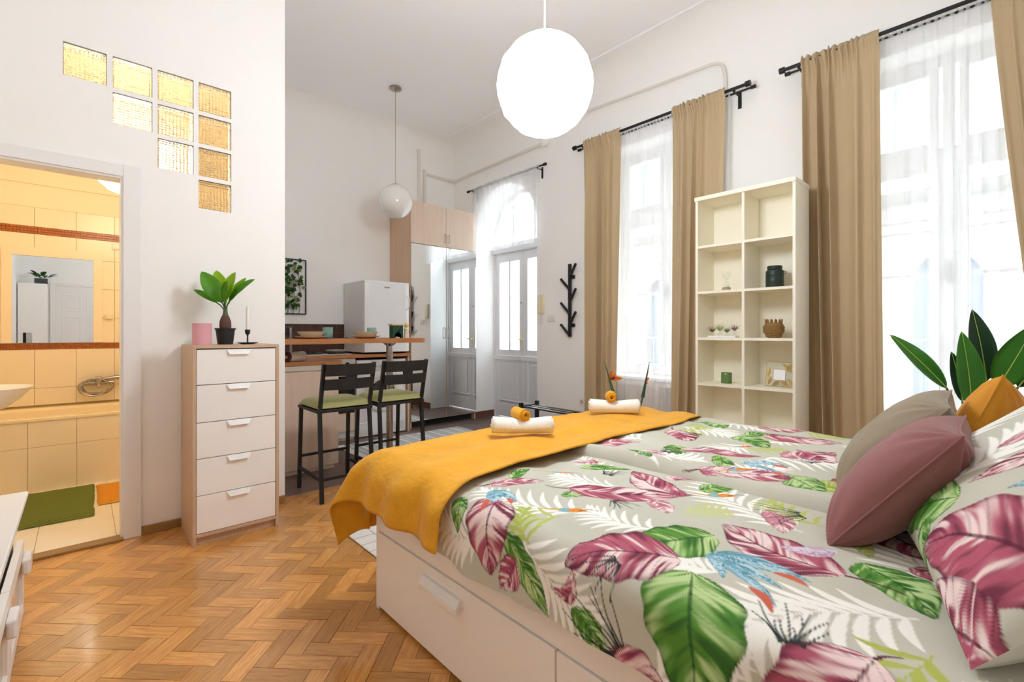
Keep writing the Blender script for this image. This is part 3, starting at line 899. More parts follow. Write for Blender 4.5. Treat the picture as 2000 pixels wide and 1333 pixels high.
for a, b in zip(zz, zz[1:]):
    d_ = part('drawer', boxes([(dx0 + .020, dx1 - .020, dy0 + .003, dy0 + .021, a + .002, b - .002), (dx0 + .03, dx1 - .03, dy0 + .02, dy1 - .04, a + .02, b - .03)], bev=.001), 'white', dr)
    bm = bmesh.new()
    xm = (dx0 + dx1) / 2 + .005; y_ = dy0 + .002
    A = [(xm - .062, b - .004), (xm + .062, b - .004), (xm + .048, b - .030), (xm - .048, b - .030)]
    v0 = [bm.verts.new((x, y_, z)) for x, z in A]; v1 = [bm.verts.new((x, y_ - (.004 if z > b - .01 else .016), z)) for x, z in A]
    bm.faces.new(v0); bm.faces.new(v1[::-1])
    for k in range(4): bm.faces.new((v0[k], v0[(k + 1) % 4], v1[(k + 1) % 4], v1[k]))
    part('handle', bm, 'trim', d_, label='white trapezoid lip handle')

def leafgrid(base, tip, width, nrm, droop=.0, fold=.25, wav=.0, shape=1.0, n=14, m=6, seed=0, point=.9):
    """leaf blade as a folded, bowed grid with its own thickness; base->tip, 'nrm' is the upper side"""
    b = Vector(base); t = Vector(tip); ax = t - b; L = ax.length; a = ax.normalized()
    n_ = Vector(nrm); n_ = (n_ - a * n_.dot(a)).normalized(); s_ = a.cross(n_)
    bm = bmesh.new(); rows = []
    for i in range(n + 1):
        s = i / n
        w = width / 2 * (math.sin(math.pi * s ** shape) ** point + .03)
        if i == n: w = .0008
        row = []
        for k in range(-m // 2, m // 2 + 1):
            q = k / (m / 2)
            p = b + a * (L * s) + s_ * (w * q) + n_ * (fold * w * abs(q) + droop * L * math.sin(math.pi * s) + wav * w * math.sin(s * 17 + seed + q))
            row.append(bm.verts.new(p))
        rows.append(row)
    for r0, r1 in zip(rows, rows[1:]):
        for k in range(len(r0) - 1): bm.faces.new((r0[k], r0[k + 1], r1[k + 1], r1[k]))
    bmesh.ops.solidify(bm, geom=bm.faces[:], thickness=.0012)
    return bm

def midrib(base, tip, nrm, droop, r, n=12, lift=.0):
    b = Vector(base); t = Vector(tip); ax = t - b; L = ax.length; a = ax.normalized()
    n_ = Vector(nrm); n_ = (n_ - a * n_.dot(a)).normalized()
    return tube([b + a * (L * i / n) + n_ * (droop * L * math.sin(math.pi * i / n) + lift) for i in range(n + 1)], r, 6, r2=r * .3)

RT = Vector((.7366, -.6764, 0)); FW = Vector((.6764, .7366, 0)); UP = Vector((0, 0, 1))
# pot plant
pc = Vector((.632, 3.20, dzt)); k = .00303
pp = thing('potted_plant', 'small rubber plant with upright green leaves in a black pot on the chest of drawers', 'potted plant', pc)
part('pot', lathe([(0, 0), (.038, 0), (.040, .004), (.050, .086), (.054, .088), (.055, .096), (.049, .096), (.046, .085), (0, .085)], 28, pc), 'black', pp, smooth=True, ang=50)
part('bulb', lathe([(.026, .08), (.031, .105), (.030, .135), (.022, .160), (.017, .170)], 20, pc), 'bark', pp, smooth=True)
part('stem', lathe([(.0175, .168), (.013, .185), (.011, .205), (.012, .215), (0, .222)], 16, pc), M['stem'], pp, smooth=True)
tt = pc + UP * .21
LV = [((-62, 38, .00), (-16, 12, 0), .030, 'leaf', .05), ((-40, 72, .03), (-6, 12, 0), .075, 'leaf', .03), ((-26, 77, -.04), (-6, 20, -.01), .06, 'leaf_lime', .03),
      ((-24, 62, -.06), (-4, 16, -.02), .05, 'leaf_dark', .0), ((16, 73, -.02), (0, 14, 0), .085, 'leaf_lime', .02), ((32, 63, -.05), (4, 16, -.02), .06, 'leaf_lime', .02), ((58, 58, .00), (6, 12, 0), .060, 'leaf', .06), ((18, 52, .07), (4, 8, .02), .085, 'leaf', -.02)]
for n_, (tp, bs_, w, m_, dp) in enumerate(LV):
    T = tt + RT * (tp[0] * k) + UP * (tp[1] * k) - FW * tp[2]; B = tt + RT * (bs_[0] * k) + UP * (bs_[1] * k) - FW * bs_[2]
    nr = -FW + UP * .7 - RT * (.4 if tp[0] > 0 else -.4)
    lf = part('leaf', leafgrid(B, T, w * 1.3, nr, droop=dp, shape=.92, seed=n_, wav=.03, point=.72), m_, pp, smooth=True, ang=180)
    part('stalk', tube([tt - UP * .015, tt + (B - tt) * .6, B + (T - B) * .05], .0035, 6), 'stem', lf, smooth=True)

# ribbed pink pot
bm = bmesh.new(); c = Vector((.502, 3.12, dzt)); seg = 96
prof = [(0, 0), (.0455, 0), (.0465, .003), (.0465, .012), (.0465, .110), (.0465, .122), (.044, .123), (.0425, .121), (.042, .02), (0, .02)]
lathe(prof, seg, c, bm)
for v in bm.verts:
    r = math.hypot(v.co.x - c.x, v.co.y - c.y)
    if r > .0464 and .02 < v.co.z - c.z < .12:
        a = math.atan2(v.co.y - c.y, v.co.x - c.x); f = 1 + .022 * math.cos(a * 32)
        v.co.x = c.x + (v.co.x - c.x) * f; v.co.y = c.y + (v.co.y - c.y) * f
single('flower_pot', bm, 'pink_pot', 'pink ribbed ceramic pot on the chest of drawers', 'pot', smooth=True, ang=60)

# candle in a black stick
c = Vector((.744, 3.175, dzt))
ch = thing('candlestick', 'black iron candlestick with a wide saucer on the chest of drawers', 'candlestick', c)
part('saucer', lathe([(0, 0), (.030, 0), (.055, .008), (.057, .011), (.053, .011), (.03, .005), (0, .005)], 32, c), 'black', ch, smooth=True)
part('stem', lathe([(.010, .004), (.0045, .012), (.004, .052), (.007, .058), (.0135, .066), (.0145, .088), (.011, .088), (.010, .07), (0, .07)], 20, c), 'black', ch, smooth=True, ang=50)
single('candle', lathe([(0, 0), (.0095, 0), (.0075, .15), (.002, .158), (.0012, .170), (0, .171)], 16, c + UP * .071), 'wax', 'tall thin ivory candle standing in the black candlestick', 'candle', smooth=True)

# ================================================================ TELEVISION BENCH (left edge) AND THE PART OF THE ROOM BEHIND THE CAMERA
bx, by0, by1, bz = -.172, 1.20, 2.80, .50
tb = thing('tv_bench', 'white low cabinet with glazed doors and block handles along the left wall', 'cabinet', (-.48, 2.0, 0))
part('top', box(X0, bx + .012, by0, by1 + .006, bz - .022, bz, bev=.004), 'white', tb)
part('body', boxes([(X0 + .01, bx - .030, by0, by1, .30, bz - .022), (X0 + .01, bx - .03, by0, by0 + .02, 0, .30), (X0 + .01, bx - .03, by1 - .02, by1, 0, .30), (X0 + .01, bx - .03, by0, by1, .02, .04), (X0 + .01, X0 + .02, by0, by1, 0, .3)]), 'white', tb)
for k in range(3):
    a = by1 - .002 - k * .533; b = a - .528
    d_ = part('door', boxes([(bx - .022, bx, a - .05, a, .005, .305), (bx - .022, bx, b, b + .05, .005, .305), (bx - .022, bx, b, a, .245, .305), (bx - .022, bx, b, a, .005, .055)], bev=.002), 'white', tb)
    part('pane', box(bx - .016, bx - .012, b + .045, a - .045, .05, .25), mat('smoked_pane', '#C7AE8C', .08, spec=.8), d_)
    hh = [(.0), (.0)]
    part('handle', box(bx, bx + .026, a - .13, a - .02, .20, .262, bev=.008), 'trim', d_)
tv = thing('television', 'flat black television standing on the low white cabinet', 'television', (-.52, 1.95, bz))
part('screen', box(-.535, -.505, 1.45, 2.45, bz + .07, bz + .66, bev=.006), 'tv', tv)
part('stand', boxes([(-.62, -.40, 1.8, 2.1, bz, bz + .012), (-.535, -.505, 1.9, 2.0, bz + .01, bz + .08)], bev=.004), 'blackplastic', tv)

wr = thing('white_wardrobe', 'plain white cabinet against the wall behind the bed, seen in the bathroom mirror', 'wardrobe', (-.5, -.55, 0))
part('carcass', box(X0 + .01, -.42, Y0 + .005, -.30, 0, 1.99, bev=.003), 'white', wr)
part('door', box(X0 + .014, -.424, -.30, -.282, .06, 1.985, bev=.002), 'white', wr)
d2 = struct_empty('door_2')
part('door_frame', boxes([(-.40, -.33, Y0, Y0 + .03, 0, 2.06), (.42, .49, Y0, Y0 + .03, 0, 2.06), (-.40, .49, Y0, Y0 + .03, 2.0, 2.06)], bev=.004), 'trim', d2)
dl = part('door_leaf', box(-.33, .42, Y0, Y0 + .02, .01, 2.0, bev=.003), 'trim', d2)
for (xa, xb) in ((-.25, .01), (.08, .34)):
    for (za, zb) in ((1.55, 1.85), (.85, 1.45), (.15, .75)):
        part('panel', boxes([(xa, xb, Y0 + .02, Y0 + .026, za, za + .02), (xa, xb, Y0 + .02, Y0 + .026, zb - .02, zb), (xa, xa + .02, Y0 + .02, Y0 + .026, za, zb), (xb - .02, xb, Y0 + .02, Y0 + .026, za, zb), (xa + .05, xb - .05, Y0 + .02, Y0 + .027, za + .05, zb - .05)], bev=.002), 'trim', dl)
part('door_handle', boxes([(.36, .38, Y0 + .02, Y0 + .06, 1.0, 1.02), (.28, .38, Y0 + .05, Y0 + .065, 1.0, 1.018)], bev=.003), 'chrome', d2)
wp = thing('hanging_plant', 'leafy plant in a dark grey box on top of the white cabinet', 'potted plant', (-.5, -.5, 1.99))
part('planter', box(-.58, -.42, -.56, -.42, 1.99, 2.09, bev=.006), mat('slate_planter', '#45494A', .7), wp)
for n_ in range(16):
    a = n_ * 2.4; el = .3 + .5 * ((n_ * 7) % 5) / 5
    B = Vector((-.5, -.49, 2.09)) + Vector((math.cos(a), math.sin(a), 0)) * .03; T = B + Vector((math.cos(a) * math.cos(el), math.sin(a) * math.cos(el), math.sin(el))) * (.12 + .05 * (n_ % 3))
    part('leaf', leafgrid(B + (T - B) * .3, T, .055, UP, droop=.08, seed=n_, n=8, m=4), 'ivy', wp, smooth=True, ang=180)

# ================================================================ KITCHEN
# --- wardrobe with mirror doors
wx0, wx1, wy0, wzt, wzm = 2.92, 3.912, 4.97, 2.755, 2.24
wd = thing('mirror_wardrobe', 'tall birch wardrobe with two mirror doors and cupboards above', 'wardrobe', (3.42, 5.23, 0))
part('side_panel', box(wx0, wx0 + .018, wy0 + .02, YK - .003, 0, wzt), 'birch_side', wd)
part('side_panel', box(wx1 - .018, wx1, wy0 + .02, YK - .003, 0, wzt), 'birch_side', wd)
part('carcass', boxes([(wx0 + .018, wx1 - .018, wy0 + .03, YK - .003, .08, .098), (wx0 + .018, wx1 - .018, wy0 + .03, YK - .003, wzm - .02, wzm), (wx0, wx1, wy0 + .02, YK - .003, wzt - .018, wzt), (wx0 + .018, wx1 - .018, YK - .01, YK - .003, .08, wzt)]), 'birch', wd)
part('plinth', box(wx0 + .03, wx1 - .03, wy0 + .08, YK - .01, 0, .08), 'black', wd)
xm = (wx0 + wx1) / 2 + .012
for a, b in ((wx0, xm - .0015), (xm + .0015, wx1)):
    left = a == wx0
    hx_ = b - .03 if left else a + .03
    up = part('top_door', box(a, b, wy0, wy0 + .018, wzm + .003, wzt - .002, bev=.0015), 'birch', wd)
    part('handle', tube([(hx_, wy0, 2.30), (hx_, wy0 - .028, 2.30), (hx_, wy0 - .028, 2.40), (hx_, wy0, 2.40)], .005, 8), 'chrome', up, smooth=True)
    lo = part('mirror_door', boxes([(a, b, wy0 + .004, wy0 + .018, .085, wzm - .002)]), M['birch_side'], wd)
    part('mirror', box(a + .002, b - .002, wy0, wy0 + .004, .087, wzm - .004), 'mirror', lo)
    part('handle', tube([(hx_, wy0, 1.09), (hx_, wy0 - .028, 1.09), (hx_, wy0 - .028, 1.22), (hx_, wy0, 1.22)], .005, 8), 'chrome', lo, smooth=True)

# --- peninsula carcass along the bathroom wall, under its own worktop
px1, py0 = 1.640, 4.0
pn = thing('kitchen_base_unit', 'light birch kitchen base unit with a plain end panel under the bar', 'kitchen cabinet', (1.34, 4.7, 0))
part('end_panel', box(XC + .002, px1, py0, py0 + .02, .035, .875, bev=.0015), 'birch', pn)
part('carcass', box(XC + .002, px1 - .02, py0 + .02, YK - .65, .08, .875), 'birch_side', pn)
part('plinth', box(XC + .002, px1 - .03, py0 + .012, YK - .65, 0, .08), 'birch', pn)
for a, b in ((py0 + .022, py0 + .42), (py0 + .424, py0 + .84)):
    dd = part('door', box(px1 - .02, px1 - .002, a, b, .09, .87, bev=.0015), 'birch', pn)
    part('handle', tube([(px1, b - .04, .62), (px1 + .025, b - .04, .62), (px1 + .025, b - .04, .74), (px1, b - .04, .74)], .005, 8), 'chrome', dd, smooth=True)
part('aluminium_rail', box(XC + .002, px1 + .03, py0 - .012, py0 + .004, .844, .884, bev=.002), mat('aluminium_trim', '#D9D3CA', .35, metal=.25), pn)
# --- worktops
WZ0, WZ1 = .885, .918
ws = thing('worktop', 'L-shaped orange beech worktop around the kitchen corner', 'worktop', (2.0, 5.2, WZ0))
part('worktop_return', box(XC + .002, px1 + .03, py0 - .004, YK - .62, WZ0, WZ1, bev=.003), wood('orange_beech_return', '#A9683A', '#C08350', stretch=(20, 1.5, 20), rough=.35), ws)
part('worktop_run', box(XC + .002, 2.862, YK - .62, YK - .002, WZ0, WZ1, bev=.003), 'counter', ws)
single('end_panel', box(2.835, 2.858, YK - .60, YK - .002, 0, WZ0, bev=.001), 'birch_side', 'light wooden end panel holding up the worktop beside the washing machine', 'panel')
# --- cooker
fy = YK - .62
ck = thing('cooker', 'narrow cooker with steel control strip and dark oven door in the kitchen corner', 'cooker', (1.93, 5.2, 0))
part('body', box(1.69, 2.19, fy + .035, YK - .05, .03, WZ0 - .003), 'enamel_grey', ck)
part('control_strip', box(1.69, 2.19, fy + .010, fy + .035, .765, WZ0 - .004, bev=.003), 'steel', ck)
for xx in (1.80, 1.90, 2.0, 2.10):
    kb = lathe([(0, 0), (.018, 0), (.016, .022), (0, .024)], 16); kb.transform(Matrix.Translation((xx, fy + .010, .825)) @ Matrix.Rotation(R(90), 4, 'X'))
    part('knob', kb, 'black', ck, smooth=True)
od = part('oven_door', box(1.695, 2.185, fy + .014, fy + .035, .30, .76, bev=.004), 'dark_glass', ck)
part('door_bar', tube([(1.74, fy + .014, .70), (1.74, fy - .02, .70), (2.14, fy - .02, .70), (2.14, fy + .014, .70)], .008, 8), 'chrome', od, smooth=True)
part('storage_drawer', box(1.695, 2.185, fy + .016, fy + .035, .10, .295, bev=.003), 'birch', ck)
part('plinth', box(1.69, 2.19, fy + .05, YK - .05, 0, .09), 'birch', ck)
hob = thing('hob', 'steel hob with four dark plates set in the worktop', 'hob', (1.94, 5.2, WZ1))
part('tray', box(1.70, 2.18, fy + .07, YK - .06, WZ1, WZ1 + .012, bev=.005), 'steel', hob)
for q, (x, y, r) in enumerate(((1.82, 5.08, .075), (2.06, 5.08, .09), (1.82, 5.30, .09), (2.06, 5.30, .075))):
    part('plate', lathe([(0, .022), (r, .022), (r + .004, .014), (r + .004, .010)], 28, (x, y, WZ1)), 'black', hob, smooth=True, ang=50)
# --- washing machine
wm = thing('washing_machine', 'white front-loading washing machine under the worktop', 'washing machine', (2.5, 5.2, 0))
wa, wbx, wf = 2.212, 2.812, fy + .03
part('body', box(wa, wbx, wf, YK - .03, .012, .855, bev=.006), 'enamel', wm)
part('control_panel', box(wa + .004, wbx - .004, wf - .008, wf + .002, .735, .850, bev=.004), 'enamel_grey', wm)
part('detergent_drawer', box(wa + .02, wa + .17, wf - .012, wf - .006, .755, .835, bev=.003), 'enamel', wm)
kb = lathe([(0, 0), (.030, 0), (.027, .02), (0, .022)], 24); kb.transform(Matrix.Translation((wbx - .12, wf - .008, .793)) @ Matrix.Rotation(R(90), 4, 'X')); part('programme_dial', kb, 'steel', wm, smooth=True)
for q in range(4): part('button', box(wa + .22 + q * .045, wa + .245 + q * .045, wf - .013, wf - .007, .775, .79, bev=.002), 'steel', wm)
rg = lathe([(.155, 0), (.160, .018), (.185, .022), (.205, .012), (.208, 0)], 48); rg.transform(Matrix.Translation((2.512, wf, .47)) @ Matrix.Rotation(R(90), 4, 'X'))
dr_ = part('door_ring', rg, 'enamel_grey', wm, smooth=True)
gl = lathe([(0, .035), (.07, .032), (.13, .018), (.157, .004)], 40); gl.transform(Matrix.Translation((2.512, wf, .47)) @ Matrix.Rotation(R(90), 4, 'X'))
part('porthole', gl, 'dark_glass', dr_, smooth=True)
part('filter_flap', box(wbx - .16, wbx - .03, wf - .005, wf + .002, .05, .14, bev=.002), 'enamel_grey', wm)
part('kick_panel', box(wa + .01, wbx - .01, wf - .004, wf + .002, .015, .165, bev=.002), 'enamel', wm)
# --- fridge on the worktop
fr = thing('fridge', 'white table-top fridge with a bowed door standing on the worktop', 'fridge', (2.585, 5.2, WZ1))
f0, f1, fz0, fz1, ff = 2.312, 2.862, WZ1 + .018, 1.745, 4.895
part('cabinet', box(f0, f1, ff + .055, YK - .02, fz0, fz1 - .02, bev=.006), 'enamel_grey', fr)
part('top_plate', box(f0 - .004, f1 + .004, ff + .03, YK - .02, fz1 - .022, fz1, bev=.006), 'enamel', fr)
bm = bmesh.new(); nb = 16
pts = [(f0 + (f1 - f0) * k_ / nb, ff + .028 - .028 * (1 - (2 * k_ / nb - 1) ** 4) ** .6) for k_ in range(nb + 1)] + [(f1, ff + .052), (f0, ff + .052)]
prism(pts, fz0 + .006, fz1 - .024, bm)
fd = part('door', bm, 'enamel', fr, smooth=True, ang=35)
bm = tube(bend([(f1 - .05, ff + .004, 1.60), (f1 - .03, ff - .022, 1.56), (f1 - .03, ff - .022, 1.46), (f1 - .05, ff + .004, 1.42)]), .008, 8)
part('handle', bm, 'enamel', fd, smooth=True)
part('badge', box(2.53, 2.60, ff - .003, ff + .003, 1.665, 1.68, bev=.003), 'chrome', fd)
for xx in (f0 + .05, f1 - .05):
    for yy in (ff + .1, YK - .08): part('foot', lathe([(0, 0), (.018, 0), (.018, .02), (0, .02)], 12, (xx, yy, WZ1)), 'black', fr)

# --- splashback of brown tiles
sp = thing('splashback', 'dark brown tiled splashback behind the cooker', 'splashback', (1.8, YK, WZ1))
part('grout_bed', box(XC + .001, 2.33, YK - .007, YK - .001, WZ1, 1.258), mat('grey_grout', '#8C8178', .9), sp)
_st = finish(box(.0015, .0985, -.011, -.001, .0015, .0985, bev=.0015, seg=1), 'tile'); _st.materials.append(M['brown_tile'])
for i in range(13):
    for j in range(4):
        z = 1.258 - .1 * (j + 1)
        if z < WZ1 - .065: continue
        o = link('tile', _st, None, sp); o.location = Vector((2.33 - .1 * (i + 1), YK, max(z, WZ1 + .001 - .0))) - sp.location

# --- bar with chrome leg
BZ0, BZ1 = 1.068, 1.108
br = thing('breakfast_bar', 'narrow orange beech breakfast bar on a single chrome leg', 'bar counter', (1.7, 3.95, 0))
bm = bmesh.new()
pts = [(XC + .001, 3.80), (2.34, 3.80)] + [(2.34 + .08 * math.sin(R(t)), 3.88 - .08 * math.cos(R(t))) for t in range(10, 91, 10)] + [(2.42 - .08 + .08 * math.cos(R(t)), 4.06 + .08 * math.sin(R(t))) for t in range(0, 91, 10)] + [(XC + .001, 4.14)]
prism(pts, BZ0, BZ1, bm)
part('bar_top', bm, 'counter', br)
part('end_cap', bar((2.426, 3.93, (BZ0 + BZ1) / 2), (2.426, 4.02, (BZ0 + BZ1) / 2), .006, .036), 'ivory', br)
lx, ly = 2.085, 3.93
part('leg', tube([(lx, ly, .02), (lx, ly, BZ0)], .030, 24), 'chrome', br, smooth=True)
part('foot_plate', lathe([(0, 0), (.046, 0), (.046, .008), (.032, .025), (0, .025)], 28, (lx, ly, .002)), 'chrome', br, smooth=True, ang=40)
part('top_plate', lathe([(.03, -.03), (.06, -.006), (.06, 0), (0, 0)], 28, (lx, ly, BZ0)), 'chrome', br, smooth=True, ang=40)

# --- things on the bar
def setting(x, y, tag):
    c = (x, y, BZ1)
    single('dinner_plate', lathe([(0, .0), (.06, 0), (.10, .010), (.125, .020), (.127, .023), (.10, .015), (.06, .006), (0, .006)], 40, c), 'ceramic', 'beige dinner plate under a bowl %s' % tag, 'plate', 'place settings on the bar', smooth=True, ang=60)
    single('soup_bowl', lathe([(0, 0), (.055, 0), (.095, .035), (.112, .052), (.108, .053), (.09, .036), (.05, .007), (0, .006)], 40, (x, y, BZ1 + .0075)), 'ceramic', 'beige shallow bowl on a dinner plate %s' % tag, 'bowl', 'place settings on the bar', smooth=True, ang=60)
setting(1.40, 3.965, 'nearest the white wall')
setting(1.87, 3.965, 'beside the chrome leg')
def cup(x, y, label):
    c = (x, y, BZ1)
    single('tumbler', lathe([(0, 0), (.028, 0), (.040, .012), (.043, .05), (.042, .098), (.0405, .098), (.039, .05), (.034, .016), (0, .010)], 28, c), 'teal', label, 'cup', 'cups on the bar', smooth=True, ang=60)
cup(1.575, 4.075, 'teal glazed cup on the bar in front of the brown tiles')
cup(1.985, 4.08, 'teal glazed cup on the bar in front of the white fridge')
def cutlery(x, y, kind, label):
    r = thing(kind, label, 'cutlery', (x, y, BZ1), 0, 'cutlery on the bar')
    part('handle', box(x - .006, x + .006, y - .07, y + .05, BZ1 + .001, BZ1 + .005, bev=.001), 'chrome', r)
    if kind == 'spoon': part('bowl', lathe([(0, .001), (.014, .003), (.021, .011), (.020, .012), (.013, .005), (0, .003)], 20, (x, y + .068, BZ1)), 'chrome', r, smooth=True)
    else: part('blade', box(x - .009, x + .009, y + .05, y + .13, BZ1 + .001, BZ1 + .004, bev=.001), 'chrome', r)
cutlery(1.225, 3.95, 'spoon', 'spoon lying on the bar next to the white wall')
cutlery(1.56, 3.92, 'knife', 'knife on the bar to the right of the first bowl')
cutlery(1.70, 3.92, 'spoon', 'spoon on the bar to the left of the second bowl')
cutlery(2.03, 3.92, 'knife', 'knife on the bar to the right of the second bowl')
# green bird-house shaped tea-light lantern and its neighbour
gx, gy = 2.175, 3.97
gl_ = thing('table_lantern', 'dark green arched lantern box with a cream roof on the bar end', 'lantern', (gx, gy, BZ1))
bm = bmesh.new()
n = 14
out = [(gx - .052, BZ1), (gx - .052, BZ1 + .118), (gx + .052, BZ1 + .118), (gx + .052, BZ1)]
arc = [(gx + .034 * math.cos(math.pi * k_ / n), BZ1 + .020 + .034 * math.sin(math.pi * k_ / n)) for k_ in range(n + 1)]
poly = out + [(gx + .034, BZ1)] + arc + [(gx - .034, BZ1)]
A = [bm.verts.new((x, gy - .035, z)) for x, z in poly]; B = [bm.verts.new((x, gy + .035, z)) for x, z in poly]
bm.faces.new(A); bm.faces.new(B[::-1])
for k_ in range(len(A)): bm.faces.new((A[k_], A[(k_ + 1) % len(A)], B[(k_ + 1) % len(A)], B[k_]))
bmesh.ops.triangulate(bm, faces=bm.faces[:])
part('case', bm, 'green_box', gl_)
part('roof', box(gx - .064, gx + .064, gy - .042, gy + .042, BZ1 + .118, BZ1 + .136, bev=.004), 'ceramic', gl_)
part('dial', lathe([(0, .0), (.030, 0), (.030, .01), (0, .01)], 24, (gx, gy - .01, BZ1 + .0)), 'ceramic', gl_)
bm = lathe([(0, 0), (.030, 0), (.030, .012), (0, .012)], 24); bm.transform(Matrix.Translation((gx, gy + .0, BZ1 + .024)) @ Matrix.Rotation(R(90), 4, 'X'))
part('face', bm, 'wax', gl_)
oc = thing('porcelain_figure', 'slim cream and yellow porcelain figure beside the green lantern', 'figurine', (2.285, 3.975, BZ1))
part('body', lathe([(0, 0), (.024, 0), (.028, .02), (.020, .06), (.026, .085), (.016, .10), (0, .102)], 20, (2.285, 3.975, BZ1)), 'ivory', oc, smooth=True)
part('head', lathe([(0, .098), (.018, .104), (.024, .125), (.014, .143), (0, .146)], 16, (2.285, 3.975, BZ1)), mat('pale_yellow_glaze', '#DCCB7A', .4), oc, smooth=True)
single('chopping_board', boxes([(XC + .02, 1.20, 4.09, 4.108, BZ1, 1.365)], bev=.004), 'birch_side', 'upright light wooden board standing on the bar against the white wall', 'board')

# --- things on the low worktop
cfm = thing('coffee_maker', 'black coffee maker with a steel strip under the bar', 'coffee maker', (1.34, 4.80, WZ1))
part('body', boxes([(1.20, 1.48, 4.70, 4.95, WZ1, WZ1 + .03), (1.20, 1.48, 4.86, 4.95, WZ1 + .03, WZ1 + .30), (1.20, 1.48, 4.70, 4.95, WZ1 + .22, WZ1 + .30)], bev=.012), 'blackplastic', cfm)
part('jug', lathe([(0, 0), (.055, 0), (.065, .05), (.05, .12), (.052, .135), (.045, .135), (0, .12)], 24, (1.36, 4.78, WZ1 + .031)), 'dark_glass', cfm, smooth=True)
part('steel_strip', box(1.455, 1.475, 4.694, 4.70, WZ1 + .02, WZ1 + .29, bev=.002), 'chrome', cfm)
rp = thing('paper_roll', 'kitchen paper roll on a wooden rod lying on the worktop', 'paper roll', (1.27, 4.08, WZ1))
a0 = Vector((1.225, 4.06, WZ1 + .043)); ad_ = Vector((.90, .43, 0)).normalized()
part('roll', tube([a0 + ad_ * .03, a0 + ad_ * .19], .040, 28), 'towel', rp, smooth=True, ang=40)
part('core', tube([a0 + ad_ * .012, a0 + ad_ * .03], .041, 28), M['bark'], rp, smooth=True, ang=40)
part('rod', tube([a0 - ad_ * .012, a0 + ad_ * .21], .014, 16), 'birch', rp, smooth=True, ang=40)
single('frying_pan', lathe([(0, 0), (.085, 0), (.11, .03), (.107, .031), (.082, .004), (0, .004)], 32, (2.06, 5.08, WZ1 + .0225)), 'steel', 'steel pan standing on the hob', 'pan', smooth=True, ang=60)

# --- framed greenery on the back wall
ar = thing('wall_greenery', 'black wire frame filled with trailing artificial ivy on the kitchen wall', 'wall decoration', (1.66, YK - .02, 1.37))
ax0, ax1, az0, az1 = 1.44, 1.872, 1.368, 1.972
bm = bmesh.new()
for p_, q_ in (((ax0, az0), (ax1, az0)), ((ax1, az0), (ax1, az1)), ((ax1, az1), (ax0, az1)), ((ax0, az1), (ax0, az0))):
    bar((p_[0], YK - .02, p_[1]), (q_[0], YK - .02, q_[1]), .012, .012, bm)
part('frame', bm, 'black_metal', ar)
for xx in (1.52, 1.60, 1.68, 1.735, 1.80): part('stem', tube(bend([(xx, YK - .022, az0), (xx + .01, YK - .026, az0 + .2), (xx - .01, YK - .03, az0 + .45)]), .003, 6), 'stem', ar)
for kind, cnt in (('ivy', 110), ('ivy_l', 45)):
    bm = bmesh.new()
    for q in range(cnt):
        z = rnd.uniform(az0 + .08, az1 - .03); f = (z - az0) / (az1 - az0)
        half = .06 + .11 * min(1, f * 1.6)
        x = 1.665 + rnd.uniform(-1, 1) * half + (.0 if f > .5 else .02)
        y = YK - .03 - rnd.uniform(0, .05)
        a = rnd.uniform(0, 6.28)
        L_ = rnd.uniform(.035, .06)
        d_ = Vector((math.cos(a) * .8, -.3, math.sin(a) * .8 - .3)).normalized()
        lb = leafgrid((x, y, z), Vector((x, y, z)) + d_ * L_, L_ * .7, (rnd.uniform(-.4, .4), -1, rnd.uniform(0, .6)), droop=.05, n=5, m=4)
        me_ = bpy.data.meshes.new('tmp'); lb.to_mesh(me_); lb.free(); bm.from_mesh(me_); bpy.data.meshes.remove(me_)
    part('ivy_leaves', bm, kind, ar, smooth=True, ang=180, kind='stuff')

